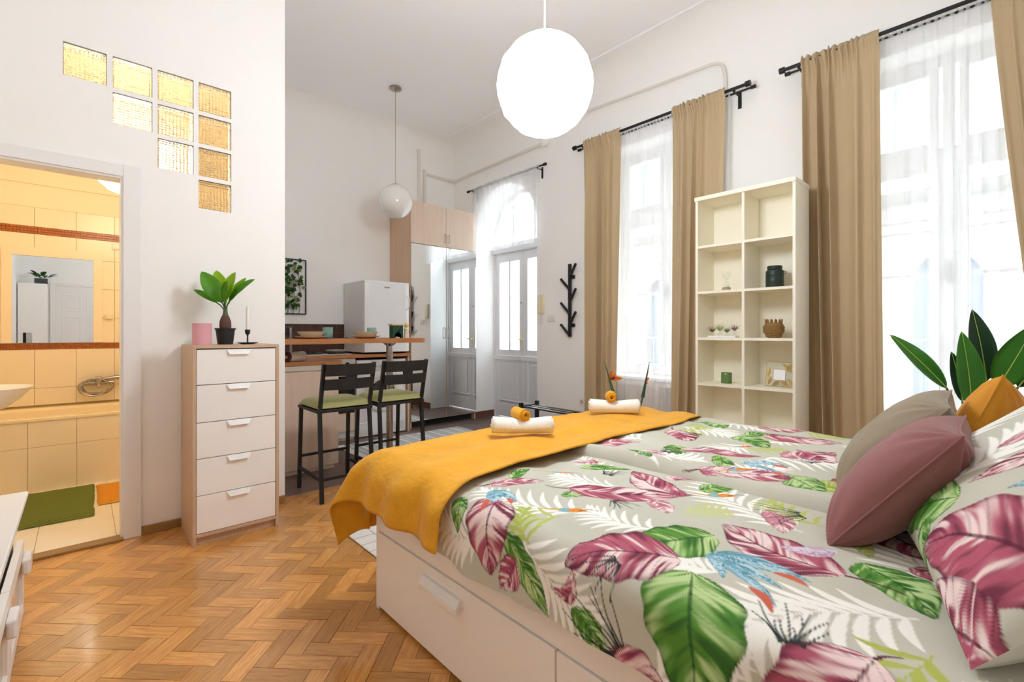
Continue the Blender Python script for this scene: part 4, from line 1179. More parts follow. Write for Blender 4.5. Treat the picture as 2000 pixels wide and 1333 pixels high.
# --- bar stools
def make_stool():
    st = thing('bar_stool', 'x', 'bar stool', (0, 0, 0), 0, 'black bar stools at the breakfast bar')
    W_, D_ = .185, .185; sz = .625
    for sx in (-1, 1):
        # front leg (towards the bar) upright, rear leg leans and carries the back
        part('leg', bar((sx * W_ * 1.0, D_ + .03, 0), (sx * W_ * .97, D_, sz - .01), .024, .024), 'black_metal', st, local=True)
        part('leg', bar((sx * W_ * 1.0, -D_ - .05, 0), (sx * W_ * .97, -D_ + .005, sz - .005), .024, .024), 'black_metal', st, local=True)
        part('back_post', bar((sx * W_ * .97, -D_ + .005, sz - .015), (sx * W_ * .97, -D_ - .075, .945), .024, .022), 'black_metal', st, local=True)
        part('side_stretcher', bar((sx * W_, D_ + .024, .155), (sx * W_, -D_ - .036, .155), .018, .018), 'black_metal', st, local=True)
    part('front_stretcher', bar((-W_, D_ + .02, .24), (W_, D_ + .02, .24), .018, .018), 'black_metal', st, local=True)
    part('rear_stretcher', bar((-W_, -D_ - .036, .155), (W_, -D_ - .036, .155), .018, .018), 'black_metal', st, local=True)
    part('seat_frame', box(-W_ - .015, W_ + .015, -D_ - .012, D_ + .015, sz - .022, sz, bev=.004), 'black_metal', st, local=True)
    # back boards, slightly curved, with a slot between them
    for z0, z1, y0 in ((.765, .840, -.238), (.862, .942, -.262)):
        bm = bmesh.new(); n = 14; r0 = []
        for k in range(n + 1):
            t = k / n * 2 - 1
            yy = y0 - .03 * (1 - t * t)
            r0.append([bm.verts.new((t * W_ * .95, yy + dy - .02 * (zz_ - z0) / .1, zz_)) for dy, zz_ in ((0, z0), (0, z1), (-.012, z1), (-.012, z0))])
        for a, b in zip(r0, r0[1:]):
            for q in range(4): bm.faces.new((a[q], a[(q + 1) % 4], b[(q + 1) % 4], b[q]))
        bm.faces.new(r0[0]); bm.faces.new(r0[-1][::-1])
        part('back_board', bm, 'black', st, local=True)
    bm = bmesh.new()
    for t in (-.05, .05): addbox(bm, t * 2 * W_ - .02, t * 2 * W_ + .02, -.292, -.278, .838, .864)
    part('board_spacer', bm, 'black', st, local=True)
    # cushion
    n = 24
    u = np.linspace(-1, 1, n)
    U, V = np.meshgrid(u, u, indexing='ij')
    h = (np.clip(1 - np.abs(U) ** 6, 0, 1) * np.clip(1 - np.abs(V) ** 6, 0, 1)) ** .4
    top = np.stack([U * (W_ + .008), V * (D_ + .006), sz + .012 + .046 * h + .004 * fbm(U * 2 + 3, V * 2, 4) * h], -1)
    bot = np.stack([U * (W_ + .008), V * (D_ + .006), sz + .012 - .011 * h], -1)
    bm = bmesh.new()
    for g in (top, bot):
        vv = [[bm.verts.new(g[i, j]) for j in range(n)] for i in range(n)]
        for i in range(n - 1):
            for j in range(n - 1): bm.faces.new((vv[i][j], vv[i + 1][j], vv[i + 1][j + 1], vv[i][j + 1]))
    bmesh.ops.remove_doubles(bm, verts=bm.verts[:], dist=1e-4)
    c = part('cushion', bm, 'olive', st, smooth=True, local=True, ang=70)
    part('seam', tube([(x, y, sz + .012) for x, y in ((-W_ - .008, -D_ - .006), (W_ + .008, -D_ - .006), (W_ + .008, D_ + .006), (-W_ - .008, D_ + .006), (-W_ - .008, -D_ - .006))], .004, 6), 'olive', c, local=True)
    return st
st1 = make_stool(); st1.location = (1.385, 3.44, .002); st1['label'] = 'black bar stool with olive seat pad nearest the white wall corner'
st2 = dup(st1, (1.825, 3.44, .006), label='black bar stool with olive seat pad in front of the chrome bar leg')

# --- rugs
def rug(name, x0, x1, y0, y1, label, seed, stripes):
    nx, ny = int((x1 - x0) / .008), int((y1 - y0) / .008)
    u = np.linspace(x0, x1, nx)[:, None] * np.ones((1, ny)); v = np.ones((nx, 1)) * np.linspace(y0, y1, ny)[None]
    Z = .006 + .004 * fbm(u * 5, v * 5, seed) + .003 * np.maximum(0, np.sin(u * 6 + seed)) * sstep(.05, .0, v - y0)
    cx, cy = (x0 + x1) / 2, (y0 + y1) / 2
    me = grid_mesh(name, np.stack([u - cx, v - cy, Z], -1))
    base = np.array(hx('#DAD6CF')); dark = np.array(hx('#7E8291'))
    col = np.ones((nx, ny, 3)) * base
    for (f, wdt, dash, axis) in stripes:
        c_ = (v - y0) / (y1 - y0) if axis == 0 else (u - x0) / (x1 - x0)
        al = u if axis == 0 else v
        m_ = (np.abs(c_ - f) < wdt)
        if dash: m_ = m_ & ((al / dash) % 1 < .5)
        col[m_] = base * .35 + dark * .65
    col *= (.96 + .08 * vnoise(u * 60, v * 60, 2))[..., None]
    a = me.color_attributes.new('print', 'FLOAT_COLOR', 'POINT')
    a.data.foreach_set('color', np.concatenate([col, np.ones((nx, ny, 1))], -1).astype(np.float32).ravel())
    o = link(name, me, 'print'); o.location = (cx, cy, .001)
    md = o.modifiers.new('thickness', 'SOLIDIFY'); md.thickness = .005; md.offset = -1
    o['label'] = label; o['category'] = 'rug'
    return o
stp = []
for k_ in range(10):
    f = .06 + k_ * .098
    stp += [(f, .006, 0, 1), (f + .018, .010, .03, 1), (f + .036, .010, .045, 1), (f + .052, .006, 0, 1)]
o = rug('kitchen_rug', 1.89, 3.40, 3.985, 4.70, 'flat white rug with grey woven stripes on the dark kitchen floor', 1, stp); o.location.z = .004
stp = [(f, .004, 0, a_) for f in (.1, .22, .34, .46, .58, .7, .82, .94) for a_ in (0, 1)]
rug('bedside_rug', 1.118, 2.35, 1.95, 2.76, 'white rug with a thin black grid at the foot of the bed', 3, stp)

# ================================================================ BED
class Print:
    """paints the tropical leaf print on a regular grid of cloth coordinates"""
    BG = np.array(hx('#C3C1B1'))
    def __init__(s, us, vs, seed=0):
        s.us, s.vs = us, vs
        s.U, s.V = np.meshgrid(us, vs, indexing='ij')
        s.col = np.ones(s.U.shape + (3,)) * s.BG
        s.col *= (.97 + .06 * fbm(s.U * 8, s.V * 8, seed))[..., None]
    def win(s, pts, pad):
        a = np.array(pts, float)
        i0 = np.searchsorted(s.us, a[:, 0].min() - pad); i1 = np.searchsorted(s.us, a[:, 0].max() + pad)
        j0 = np.searchsorted(s.vs, a[:, 1].min() - pad); j1 = np.searchsorted(s.vs, a[:, 1].max() + pad)
        return slice(i0, i1), slice(j0, j1)
    def put(s, w, mask, c):
        m = np.clip(mask, 0, 1)[..., None]
        s.col[w] = s.col[w] * (1 - m) + c * m
    def line(s, p, q, w0, w1, c, bend=0.0, lens=False):
        p = np.array(p, float); q = np.array(q, float); d = q - p; L = np.hypot(*d)
        if L < 1e-6: return
        w = s.win([p, q], max(w0, w1) + abs(bend) * L + .01)
        U, V = s.U[w], s.V[w]
        if U.size == 0: return
        a = d / L; n = np.array([-a[1], a[0]])
        t = ((U - p[0]) * a[0] + (V - p[1]) * a[1]) / L
        o = (U - p[0]) * n[0] + (V - p[1]) * n[1] - bend * L * np.sin(np.pi * np.clip(t, 0, 1))
        hw = (w0 + (w1 - w0) * t) / 2
        if lens: hw = w0 / 2 * np.sin(np.pi * np.clip(t, 0, 1) ** .8) ** .75 + 1e-5
        e = .0015
        m = sstep(hw + e, hw - e, np.abs(o)) * (t > -.005) * (t < 1.0)
        s.put(w, m, np.array(c))
    def leaf(s, base, tip, width, kind, bend=.08, seed=0, tail=.0, tbend=.15):
        b = np.array(base, float); q_ = np.array(tip, float); d = q_ - b; L = np.hypot(*d); a = d / L; n = np.array([-a[1], a[0]])
        pal = dict(pink=('#B25A6E', '#EBD5D1', '#5C2537'), green=('#5A9038', '#BAD292', '#2B5527'), lime=('#A9B95A', '#C6CF86', '#8A9A40'),
                   blue=('#7FB0C0', '#B9D4DC', '#3E7C8C'), mauve=('#C9AFC4', '#EADFE6', '#A58AA5'), rose=('#C98A95', '#F0DEDA', '#8E4A5B'))[kind]
        c0, c1, c2 = [np.array(hx(h)) for h in pal]
        if tail:
            s.line(b, b - a * tail + n * tail * tbend, .010, .004, c2, bend=.12)
        w = s.win([b, q_], width * .7 + abs(bend) * L)
        U, V = s.U[w], s.V[w]
        if U.size == 0: return
        t = ((U - b[0]) * a[0] + (V - b[1]) * a[1]) / L
        o = (U - b[0]) * n[0] + (V - b[1]) * n[1] - bend * L * np.sin(np.pi * np.clip(t, 0, 1))
        tc = np.clip(t, 0, 1)
        hw = width / 2 * np.sin(np.pi * tc ** .72) ** .8 * (1 + .05 * np.sin(t * 23 + seed)) + 1e-4
        q = o / hw
        m = sstep(1.0 + .0015 / hw.clip(.002), 1.0 - .0015 / hw.clip(.002), np.abs(q)) * (t > 0) * (t < 1)
        # brush strokes follow the side veins
        st = vnoise(t * 30 - np.abs(q) * 7.0, q * 1.2 + seed, seed) * .6 + vnoise(t * 9 - np.abs(q) * 2.2, q * 2 + seed, seed + 3) * .5
        side = .5 + .5 * np.tanh(q * 3)
        f1 = sstep(.50, .78, st + .16 * side + .10 * np.sin(t * 6 + seed) - .05)
        f2 = sstep(.52, .30, st + .10 * (1 - side)) * .75
        c = c0[None, None] * np.ones(U.shape + (3,))
        c = c * (1 - f1[..., None]) + c1 * f1[..., None]
        c = c * (1 - f2[..., None]) + c2 * f2[..., None]
        edge = sstep(.80, .97, np.abs(q)) * (.35 + .5 * vnoise(t * 6, q, seed + 5)) + .55 * sstep(.80, 1.0, t)
        rib = sstep(.06, .02, np.abs(q)) * .8
        vein = sstep(.86, 1.0, np.cos((t * 9 - np.abs(q) * 1.6) * 2 * np.pi)) * .35
        dk = np.clip(edge + rib + vein, 0, 1)[..., None]
        c = c * (1 - dk) + c2 * dk
        s.put(w, m, c)
    def palm(s, base, tip, ln, n=15, w=.013, col='#F1EFE7', bend=.12, ang=1.0, taper=.35):
        b = np.array(base, float); q = np.array(tip, float); d = q - b; L = np.hypot(*d); a = d / L; nn = np.array([-a[1], a[0]])
        c = np.array(hx(col))
        n = max(6, int(n * .72)); w = w * 1.22; ln = ln * 1.3
        for k in range(n):
            t = (k + .5) / n
            p = b + a * L * t + nn * bend * L * math.sin(math.pi * t)
            l = ln * (math.sin(math.pi * (.12 + .80 * t)) ** .7 * (1 - taper * t))
            for sg in (-1, 1):
                an = ang * (1 - .45 * t)
                e = p + a * l * math.cos(an) + nn * sg * l * math.sin(an)
                s.line(p, e, w, .0, c, bend=-.10 * sg, lens=True)
        s.line(b, q, .005, .002, c, bend=bend)
    def fan(s, c0, ang, spread, L, n=14, col='#2B3532', wd=.0046):
        for k in range(n):
            a = ang + spread * (k / (n - 1) - .5)
            l = L * (.75 + .25 * math.sin(k * 2.3))
            s.line((c0[0] + .22 * L * math.cos(a), c0[1] + .22 * L * math.sin(a)), (c0[0] + l * math.cos(a), c0[1] + l * math.sin(a)), wd, wd * .5, hx(col), bend=.10 * math.sin(k))
    def paradise(s, p, dirs):
        for (q, w) in dirs: s.leaf(p, q, w, 'blue', bend=.10, seed=int(abs(q[0] * 91)) % 7)
        for (q, w) in dirs[:2]:
            m_ = (np.array(p) * .35 + np.array(q) * .65); e = m_ + (np.array(q) - np.array(p)) * .35 + np.array([-.02, .0])
            s.line(m_, e, .020, .0, hx('#C9684F'), lens=True, bend=.1)
    def bird(s, p, a):
        u = np.array([math.cos(a), math.sin(a)])
        p = np.array(p, float)
        s.line(p - u * .035, p + u * .035, .036, 0, hx('#7FB2C4'), lens=True)
        s.line(p - u * .005, p + u * .055, .030, 0, hx('#E08A2E'), lens=True, bend=.1)
        s.line(p - u * .09, p - u * .02, .004, .014, hx('#C9A24A'))
        s.line(p + u * .03, p + u * .085, .006, .002, hx('#3C3A36'), bend=.2)
    def attach(s, me):
        a = me.color_attributes.new('print', 'FLOAT_COLOR', 'POINT')
        c = np.concatenate([np.clip(s.col, 0, 1), np.ones(s.U.shape + (1,))], -1).astype(np.float32)
        a.data.foreach_set('color', c.ravel())

BX0, BX1, BY0, BY1, BFZ = .92, 2.68, -.38, 1.85, .47
bed = thing('double_bed', 'white double bed with storage drawers along its side', 'bed', (1.8, .78, 0))
part('side_panel', boxes([(BX0 + .004, BX0 + .024, BY0, BY1 - .02, .328, BFZ), (BX0 + .03, BX0 + .04, BY0, BY1 - .02, .01, .33)], bev=.0015), 'bedwhite', bed)
part('side_panel', box(BX1 - .024, BX1 - .004, BY0, BY1 - .02, .02, BFZ, bev=.0015), 'bedwhite', bed)
part('footboard', box(BX0, BX1, BY1 - .022, BY1, .0, BFZ, bev=.002), 'bedwhite', bed)
part('headboard', box(BX0, BX1, BY0 - .06, BY0, 0, 1.10, bev=.004), 'bedwhite', bed)
part('slat_base', box(BX0 + .03, BX1 - .03, BY0 + .01, BY1 - .03, .30, .33), 'bedwhite', bed)
for a, b in ((.836, BY1 - .024), (-.17, .830)):
    d_ = part('drawer', boxes([(BX0, BX0 + .019, a, b, .015, .323), (BX0 + .05, BX0 + .6, a + .03, b - .03, .03, .26)], bev=.0015), 'bedwhite', bed)
    yc = a + .52
    bm = bmesh.new()
    poly = [(BX0, .285), (BX0 - .012, .285), (BX0 - .028, .262), (BX0 - .028, .244), (BX0 - .020, .244), (BX0 - .008, .262), (BX0, .262)]
    A = [bm.verts.new((x, yc - .115, z)) for x, z in poly]; B = [bm.verts.new((x, yc + .115, z)) for x, z in poly]
    bm.faces.new(A); bm.faces.new(B[::-1])
    for k in range(len(A)): bm.faces.new((A[k], A[(k + 1) % len(A)], B[(k + 1) % len(A)], B[k]))
    part('handle', bm, 'trim', d_, label='white lip handle')
single('mattress', box(BX0 + .035, BX1 - .035, BY0 + .01, BY1 - .03, .335, .575, bev=.035, seg=4), 'mattress', 'thick mattress in the bed frame under the floral duvets', 'mattress', smooth=True, base=(1.8, .78, .335))

def drape(Xp, Yp, xe, ye, r, zt, side=1, flare=.06):
    """cloth coordinates -> draped position over one long edge (xe) and the foot edge (ye)"""
    a = np.maximum(0, (xe - Xp) * side); b = np.maximum(0, Yp - ye)
    rr = np.sqrt(a * a + b * b) + 1e-9
    q = np.pi / 2 * r
    out = np.where(rr < q, r * np.sin(np.minimum(rr, q) / r), r + flare * (rr - q))
    dz = np.where(rr < q, r * (1 - np.cos(np.minimum(rr, q) / r)), r + (rr - q))
    X = np.where(a > 0, xe - side * out * a / rr, Xp); Y = np.where(b > 0, ye + out * b / rr, Yp)
    return X, Y, zt - dz, rr

def duvet(name, us, vs, xe, ye, r, zt, side, label, paint, seed, roll=None):
    pr = Print(us, vs, seed)
    paint(pr)
    U, V = pr.U, pr.V
    # wavy hem
    hem = .03 * (fbm(V * 3.0, U * 0 + seed, seed) - .5) * 2
    far = np.clip((xe - U) * side / .2, 0, 1)
    Xp = U + side * hem * far
    X, Y, Z, rr = drape(Xp, V, xe, ye, r, zt, side)
    top = sstep(.16, .0, rr)
    wr = .030 * (fbm(U * 3.2, V * 2.2, seed + 1) - .5) + .012 * (fbm(U * 9, V * 5, seed + 2) - .5)
    # long soft creases
    cre = .006 * np.sin((U * 1.0 + V * .35 + .12 * fbm(U * 3, V * 3, seed + 4)) * 34) * fbm(U * 2, V * 2, seed + 6)
    Z = Z + (wr + cre) * (.35 + .65 * top)
    X = X - side * .022 * (1 - top) * (fbm(V * 7, U * 3, seed + 8) - .5) * 2 * (.1 + .9 * sstep(1.32, 1.12, V))
    if roll is not None:   # thick rounded edge where this duvet overlaps its neighbour
        e = np.clip((U - roll) / .045, 0, 1)
        Z = Z - .058 * (1 - np.sqrt(np.clip(1 - (1 - e) ** 2, 0, 1))) + .014 * np.exp(-((U - roll - .05) / .05) ** 2) * sstep(1.40, 1.25, V)
        X = X + .022 * np.sin(V * 7 + 1) * np.exp(-((U - roll) / .12) ** 2)
    under = sstep(1.27, 1.40, V)          # pressed flat under the throw
    Z = Z - under * ((wr + cre) * (.35 + .65 * top) * .75 + .008 + (zt - .640) * .6)
    P = np.stack([X, Y, Z], -1)
    base = (float(X.mean()), float(V.mean()), float(zt - .15))
    me = grid_mesh(name, P - np.array(base))
    pr.attach(me)
    o = link(name, me, 'print'); o.location = base
    o['label'] = label; o['category'] = 'duvet'
    o['group'] = 'floral duvets on the bed'
    return o

def paint_near(p):
    p.palm((1.137, .134), (.80, .385), .15, 17, .019, bend=-.05)
    p.palm((1.07, .86), (.98, 1.20), .13, 14, .014)
    p.palm((1.10, .64), (1.10, .86), .10, 12, .013)
    p.palm((1.378, .39), (1.59, .72), .15, 14, .015)
    p.palm((.86, .90), (.76, .66), .12, 13, .014, bend=-.1)
    p.palm((.84, 1.06), (.80, 1.26), .12, 12, .015)
    p.palm((1.34, .93), (1.27, 1.13), .11, 12, .012)
    p.palm((1.02, .44), (1.02, .56), .10, 9, .015)
    p.palm((.70, .50), (.84, .36), .12, 11, .015)
    p.palm((1.48, 1.02), (1.55, 1.25), .10, 11, .011)
    p.palm((1.3, .02), (1.5, .25), .14, 12, .015)
    p.palm((.78, .05), (.98, -.12), .14, 12, .016)
    p.palm((1.0, .88), (.84, 1.07), .11, 8, .012, col='#B5BF66')
    p.palm((.86, .88), (.97, .99), .07, 6, .010, col='#A9B555')
    p.palm((1.02, .10), (.78, .22), .12, 8, .017, col='#AEB85A')
    p.palm((1.45, .36), (1.55, .52), .10, 8, .012, col='#B5BF66')
    p.palm((1.26, .66), (1.36, .58), .08, 7, .010, col='#C3C98A')
    p.leaf((1.18, .53), (1.00, .655), .17, 'green', .05, 1)
    p.leaf((.975, .485), (.675, .415), .21, 'green', .06, 2)
    p.leaf((.86, .985), (.70, .80), .085, 'green', .05, 3)
    p.leaf((1.30, .25), (1.16, .11), .13, 'green', .08, 4)
    p.leaf((.70, .30), (.62, .10), .12, 'green', .06, 5)
    p.leaf((1.12, .99), (1.22, .92), .06, 'green', .1, 6)
    p.leaf((1.42, 1.16), (1.56, 1.02), .09, 'green', .08, 7)
    p.leaf((1.50, .72), (1.62, .64), .08, 'green', .08, 8)
    p.leaf((.76, .72), (.68, .62), .07, 'green', .1, 9)
    p.leaf((1.015, .535), (.845, .755), .20, 'pink', -.06, 1, tail=.0)
    p.leaf((.845, .72), (.775, .80), .045, 'pink', .35, 2)
    p.leaf((1.20, .26), (1.265, .545), .185, 'pink', .10, 3, tail=.10, tbend=-.3)
    p.leaf((1.19, 1.02), (1.43, .70), .14, 'pink', -.05, 4, tail=.08)
    p.leaf((1.38, .72), (1.54, 1.0), .13, 'pink', .06, 5)
    p.leaf((.955, 1.10), (.735, 1.02), .17, 'pink', .05, 6)
    p.leaf((.80, .93), (.71, .99), .09, 'pink', .05, 9)
    p.leaf((.93, .16), (.66, .30), .20, 'pink', .08, 7, tail=.05)
    p.leaf((1.02, 1.23), (1.18, 1.12), .09, 'pink', .06, 8, tail=.05)
    p.leaf((.70, .62), (.66, .45), .10, 'pink', .06, 10)
    p.leaf((1.55, .28), (1.40, .10), .14, 'pink', .06, 11)
    p.leaf((.70, .02), (.90, -.02), .16, 'pink', .06, 12)
    p.leaf((1.32, .30), (1.24, .40), .045, 'mauve', .1, 3)
    p.leaf((1.46, .50), (1.33, .42), .075, 'rose', .1, 21); p.leaf((1.30, .78), (1.22, .68), .07, 'rose', .1, 22)
    p.leaf((1.56, 1.18), (1.46, 1.24), .07, 'pink', .1, 23)
    p.leaf((1.52, .86), (1.60, .78), .07, 'pink', .1, 26)
    p.leaf((1.12, 1.22), (1.24, 1.25), .06, 'green', .1, 27); p.leaf((1.36, .17), (1.28, .05), .08, 'pink', .1, 28)
    p.leaf((1.42, .30), (1.34, .24), .05, 'lime', .1, 29); p.leaf((.90, 1.22), (.80, 1.18), .07, 'green', .1, 30)
    p.fan((.93, .62), 2.6, 1.1, .12, 10); p.fan((1.22, .87), 4.2, 1.0, .11, 10); p.fan((.86, .26), .3, 1.2, .14, 12)
    p.paradise((1.075, .50), [((1.115, .295), .052), ((.965, .315), .032), ((1.0, .43), .028), ((1.045, .33), .035)])
    p.paradise((1.0, 1.18), [((.90, 1.10), .05), ((.98, 1.05), .04)])
    p.fan((.69, .56), 1.15, 1.5, .20, 16)
    p.fan((1.52, .40), 2.2, 1.4, .16, 14)
    p.fan((1.40, 1.03), .2, 1.2, .12, 12)
    p.bird((1.30, 1.16), -.7); p.bird((1.05, .90), -.9); p.bird((1.50, .66), -.9)
def paint_far(p):
    r_ = random.Random(21)
    for k in range(16):
        x, y = 1.66 + (k % 4) * .30 + r_.uniform(-.08, .08), .0 + (k // 4) * .38 + r_.uniform(-.1, .1)
        a = r_.uniform(0, 6.28); p.palm((x, y), (x + .25 * math.cos(a), y + .25 * math.sin(a)), .13, 12, .014)
    for k in range(16):
        x, y = r_.uniform(1.65, 2.7), r_.uniform(.0, 1.35); a = r_.uniform(0, 6.28); l_ = r_.uniform(.09, .18)
        p.leaf((x, y), (x + l_ * math.cos(a), y + l_ * math.sin(a)), l_ * .55, ('rose', 'green', 'pink', 'lime')[k % 4], .1, k + 30)
    for k in range(9):
        x, y = r_.uniform(1.65, 2.7), r_.uniform(.0, 1.4); a = r_.uniform(0, 6.28)
        p.palm((x, y), (x + .16 * math.cos(a), y + .16 * math.sin(a)), .09, 7, .013, col='#B5BF66')
    for k, (b, t, w) in enumerate([((1.80, .56), (1.72, .42), .12), ((1.95, 1.05), (1.78, .95), .12), ((2.35, .95), (2.2, .75), .13), ((2.5, .50), (2.4, .30), .13), ((2.05, .38), (1.9, .25), .11), ((1.68, 1.12), (1.62, .98), .08), ((2.6, 1.2), (2.45, 1.05), .12), ((1.72, .16), (1.6, .05), .1)]): p.leaf(b, t, w, 'green', .06, k)
    for k, (b, t, w) in enumerate([((1.63, .79), (1.79, .53), .15), ((1.90, 1.0), (1.98, .70), .15), ((2.25, 1.22), (2.05, 1.05), .15), ((2.42, .85), (2.52, .55), .16), ((2.20, .62), (2.05, .48), .12), ((1.85, .30), (1.72, .30), .13), ((2.62, .95), (2.7, .72), .15), ((2.30, .30), (2.50, .10), .15), ((1.70, 1.28), (1.88, 1.18), .12), ((2.05, .15), (1.90, .0), .14)]): p.leaf(b, t, w, 'pink', .07, k, tail=.06)
    p.paradise((1.88, .74), [((1.80, .56), .04), ((1.93, .58), .03)]); p.paradise((2.3, .5), [((2.2, .36), .04), ((2.34, .33), .03)])
    p.fan((2.0, .5), 1.0, 1.2, .14); p.fan((2.3, 1.1), 3.0, 1.2, .14); p.fan((1.75, 1.0), 0, 1.2, .12)
    p.bird((2.15, .85), -.8); p.bird((1.75, .70), -.7)
duvet('duvet', np.arange(.70, 1.78, .0038), np.arange(-.26, 2.00, .0038), .935, 1.80, .075, .640, 1, 'floral leaf-print duvet on the near half of the bed, hanging over the drawers', paint_near, 3)
duvet('duvet', np.arange(1.585, 2.90, .0048), np.arange(-.26, 2.00, .0048), 2.66, 1.80, .10, .664, -1, 'floral leaf-print duvet on the far half of the bed', paint_far, 9, roll=1.585)

# ---------------------------------------------------------------- mustard throw
def throw():
    us = np.arange(.685, 2.90, .009); vs = np.arange(1.275, 2.23, .009)
    U, V = np.meshgrid(us, vs, indexing='ij')
    edge = .03 * (fbm(U * 2.5, U * 0, 4) - .5) * 2
    Vp = V + edge * sstep(1.5, 1.275, V)
    Vp = np.where(V < 1.8, Vp - .06 * sstep(1.15, .80, U) * sstep(1.8, 1.3, V), Vp)
    X, Y, Z, rr = drape(U, Vp, .935, 1.80, .10, .674, 1, flare=.10)
    X2, Y2, Z2, rr2 = drape(U, Vp, 2.65, 1.80, .125, .674, -1, flare=.10)
    far = U > 1.8
    X = np.where(far, X2, X); Y = np.where(far, Y2, Y); Z = np.where(far, Z2, Z); rr = np.where(far, rr2, rr)
    hang = sstep(.03, .17, rr)
    a = np.maximum(0, .935 - U); b = np.maximum(0, Vp - 1.80)
    th = np.arctan2(b, a + 1e-6)
    # vertical folds in the hanging part, running down from the edge
    along = np.where(a > 1e-4, Vp - np.where(b > 0, b, 0), 0) + th * .16
    f = np.sin(along * 30 + 1.0) * .6 + np.sin(along * 17 + .4) * .6
    amp = .036 * hang
    nx = -np.cos(th) * (a > 0) ; ny = np.sin(th) * (b > 0)
    only_b = (a <= 1e-4) & (b > 0)
    f = np.where(only_b, np.sin(U * 22), f)
    nx = np.where(only_b, 0, nx); ny = np.where(only_b, 1, ny)
    f = .5 + .5 * f
    X = X + nx * f * amp * (~far); Y = Y + ny * f * amp
    # corner flares away from the bed
    cor = sstep(.10, .35, rr) * np.sin(2 * th) * (~far)
    X = X - .050 * cor; Y = Y + .060 * cor; Z = Z + .015 * cor
    Z = Z + .014 * (fbm(U * 3, V * 6, 7) - .5) * (1 - hang) + .008 * (fbm(U * 10, V * 8, 8) - .5) + .010 * np.sin((V - .1 * U) * 24) * fbm(U * 3, V * 2, 9) * (1 - hang)
    # hemmed edges: a soft raised bead
    d_e = np.minimum.reduce([U - us[0], us[-1] - U, V - vs[0], vs[-1] - V])
    Z = Z + .004 * np.exp(-((d_e - .012) / .008) ** 2)
    base = (1.75, 1.75, .25)
    P = np.stack([X, Y, Z], -1) - np.array(base)
    o = link('throw_blanket', grid_mesh('throw_blanket', P), 'mustard'); o.location = base
    md = o.modifiers.new('thickness', 'SOLIDIFY'); md.thickness = .006; md.offset = 0
    o['label'] = 'mustard yellow fleece throw draped across the foot of the bed'; o['category'] = 'blanket'
throw()

# ---------------------------------------------------------------- cushions and pillows
def pillow_arrays(W, H, T, n=90, m=90, pw=2.6, pinch=.07, seed=0, wr=.012):
    u = np.linspace(-1, 1, n); v = np.linspace(-1, 1, m)
    U, V = np.meshgrid(u, v, indexing='ij')
    h = np.clip((1 - np.abs(U) ** pw) * (1 - np.abs(V) ** pw), 0, 1) ** .5
    x = U * W / 2 * (1 - pinch * (1 - U ** 2 * 0) * np.cos(V * np.pi / 2) * np.abs(U) ** 3)
    z = V * H / 2 * (1 - pinch * np.cos(U * np.pi / 2) * np.abs(V) ** 3)
    # wrinkles radiating from the corners
    ang = np.arctan2(np.abs(V) - 1.0, np.abs(U) - 1.0)
    rad = np.sqrt((1 - np.abs(U)) ** 2 + (1 - np.abs(V)) ** 2)
    w_ = wr * np.sin(ang * 14 + np.sign(U) * 1.3 + np.sign(V) * 2.1 + seed) * np.exp(-(rad / .45) ** 2) * h
    y = T / 2 * h + w_ + .012 * (fbm(U * 1.6 + 5, V * 1.6, seed) - .5) * h
    return U, V, x, y, z, h

def pillow(name, W, H, T, loc, lean, yaw, roll, label, cat, m, seed=0, paint=None, n=90, seam=True):
    U, V, x, y, z, h = pillow_arrays(W, H, T, n, n, seed=seed)
    F = np.stack([x, y, z], -1); B = np.stack([x, -y, z], -1)
    t = thing(name, label, cat, loc)
    t.rotation_mode = 'XYZ'
    ORIG[t] = Matrix.Identity(4)
    t.rotation_euler = (lean, roll, yaw)
    off = np.array([0, 0, H / 2])
    for nm, P, flip in (('front_cover', F, 1), ('back_cover', B, 0)):
        P = P + off
        if flip: P = P[::-1]
        me = grid_mesh(nm, P)
        if paint is not None:
            us = np.linspace(-W / 2, W / 2, n); vs = np.linspace(-H / 2, H / 2, n)
            pr = Print(us, vs, seed)
            if flip: paint(pr)
            else: pr.palm((-.1, -.1), (.2, .2), .14, 12, .016); pr.leaf((.1, -.1), (-.2, .1), .2, 'pink', .06, 3); pr.leaf((-.2, -.25), (-.38, .0), .14, 'pink', .06, 5); pr.leaf((-.3, .0), (-.2, .22), .12, 'green', .06, 5)
            if flip: pr.col = pr.col[::-1]
            pr.attach(me)
        o = link(nm, me, m, t)
    if seam and paint is None:
        k = n - 1
        loop = [(x[i, 0], 0, z[i, 0]) for i in range(0, n, 3)] + [(x[k, j], 0, z[k, j]) for j in range(0, n, 3)] + [(x[i, k], 0, z[i, k]) for i in range(k, -1, -3)] + [(x[0, j], 0, z[0, j]) for j in range(k, -1, -3)]
        loop = [(p[0], p[1], p[2] + H / 2) for p in loop]
        part('seam', tube(loop + [loop[0]], .0035, 6), m if paint is None else 'towel', t, local=True, smooth=True)
    return t
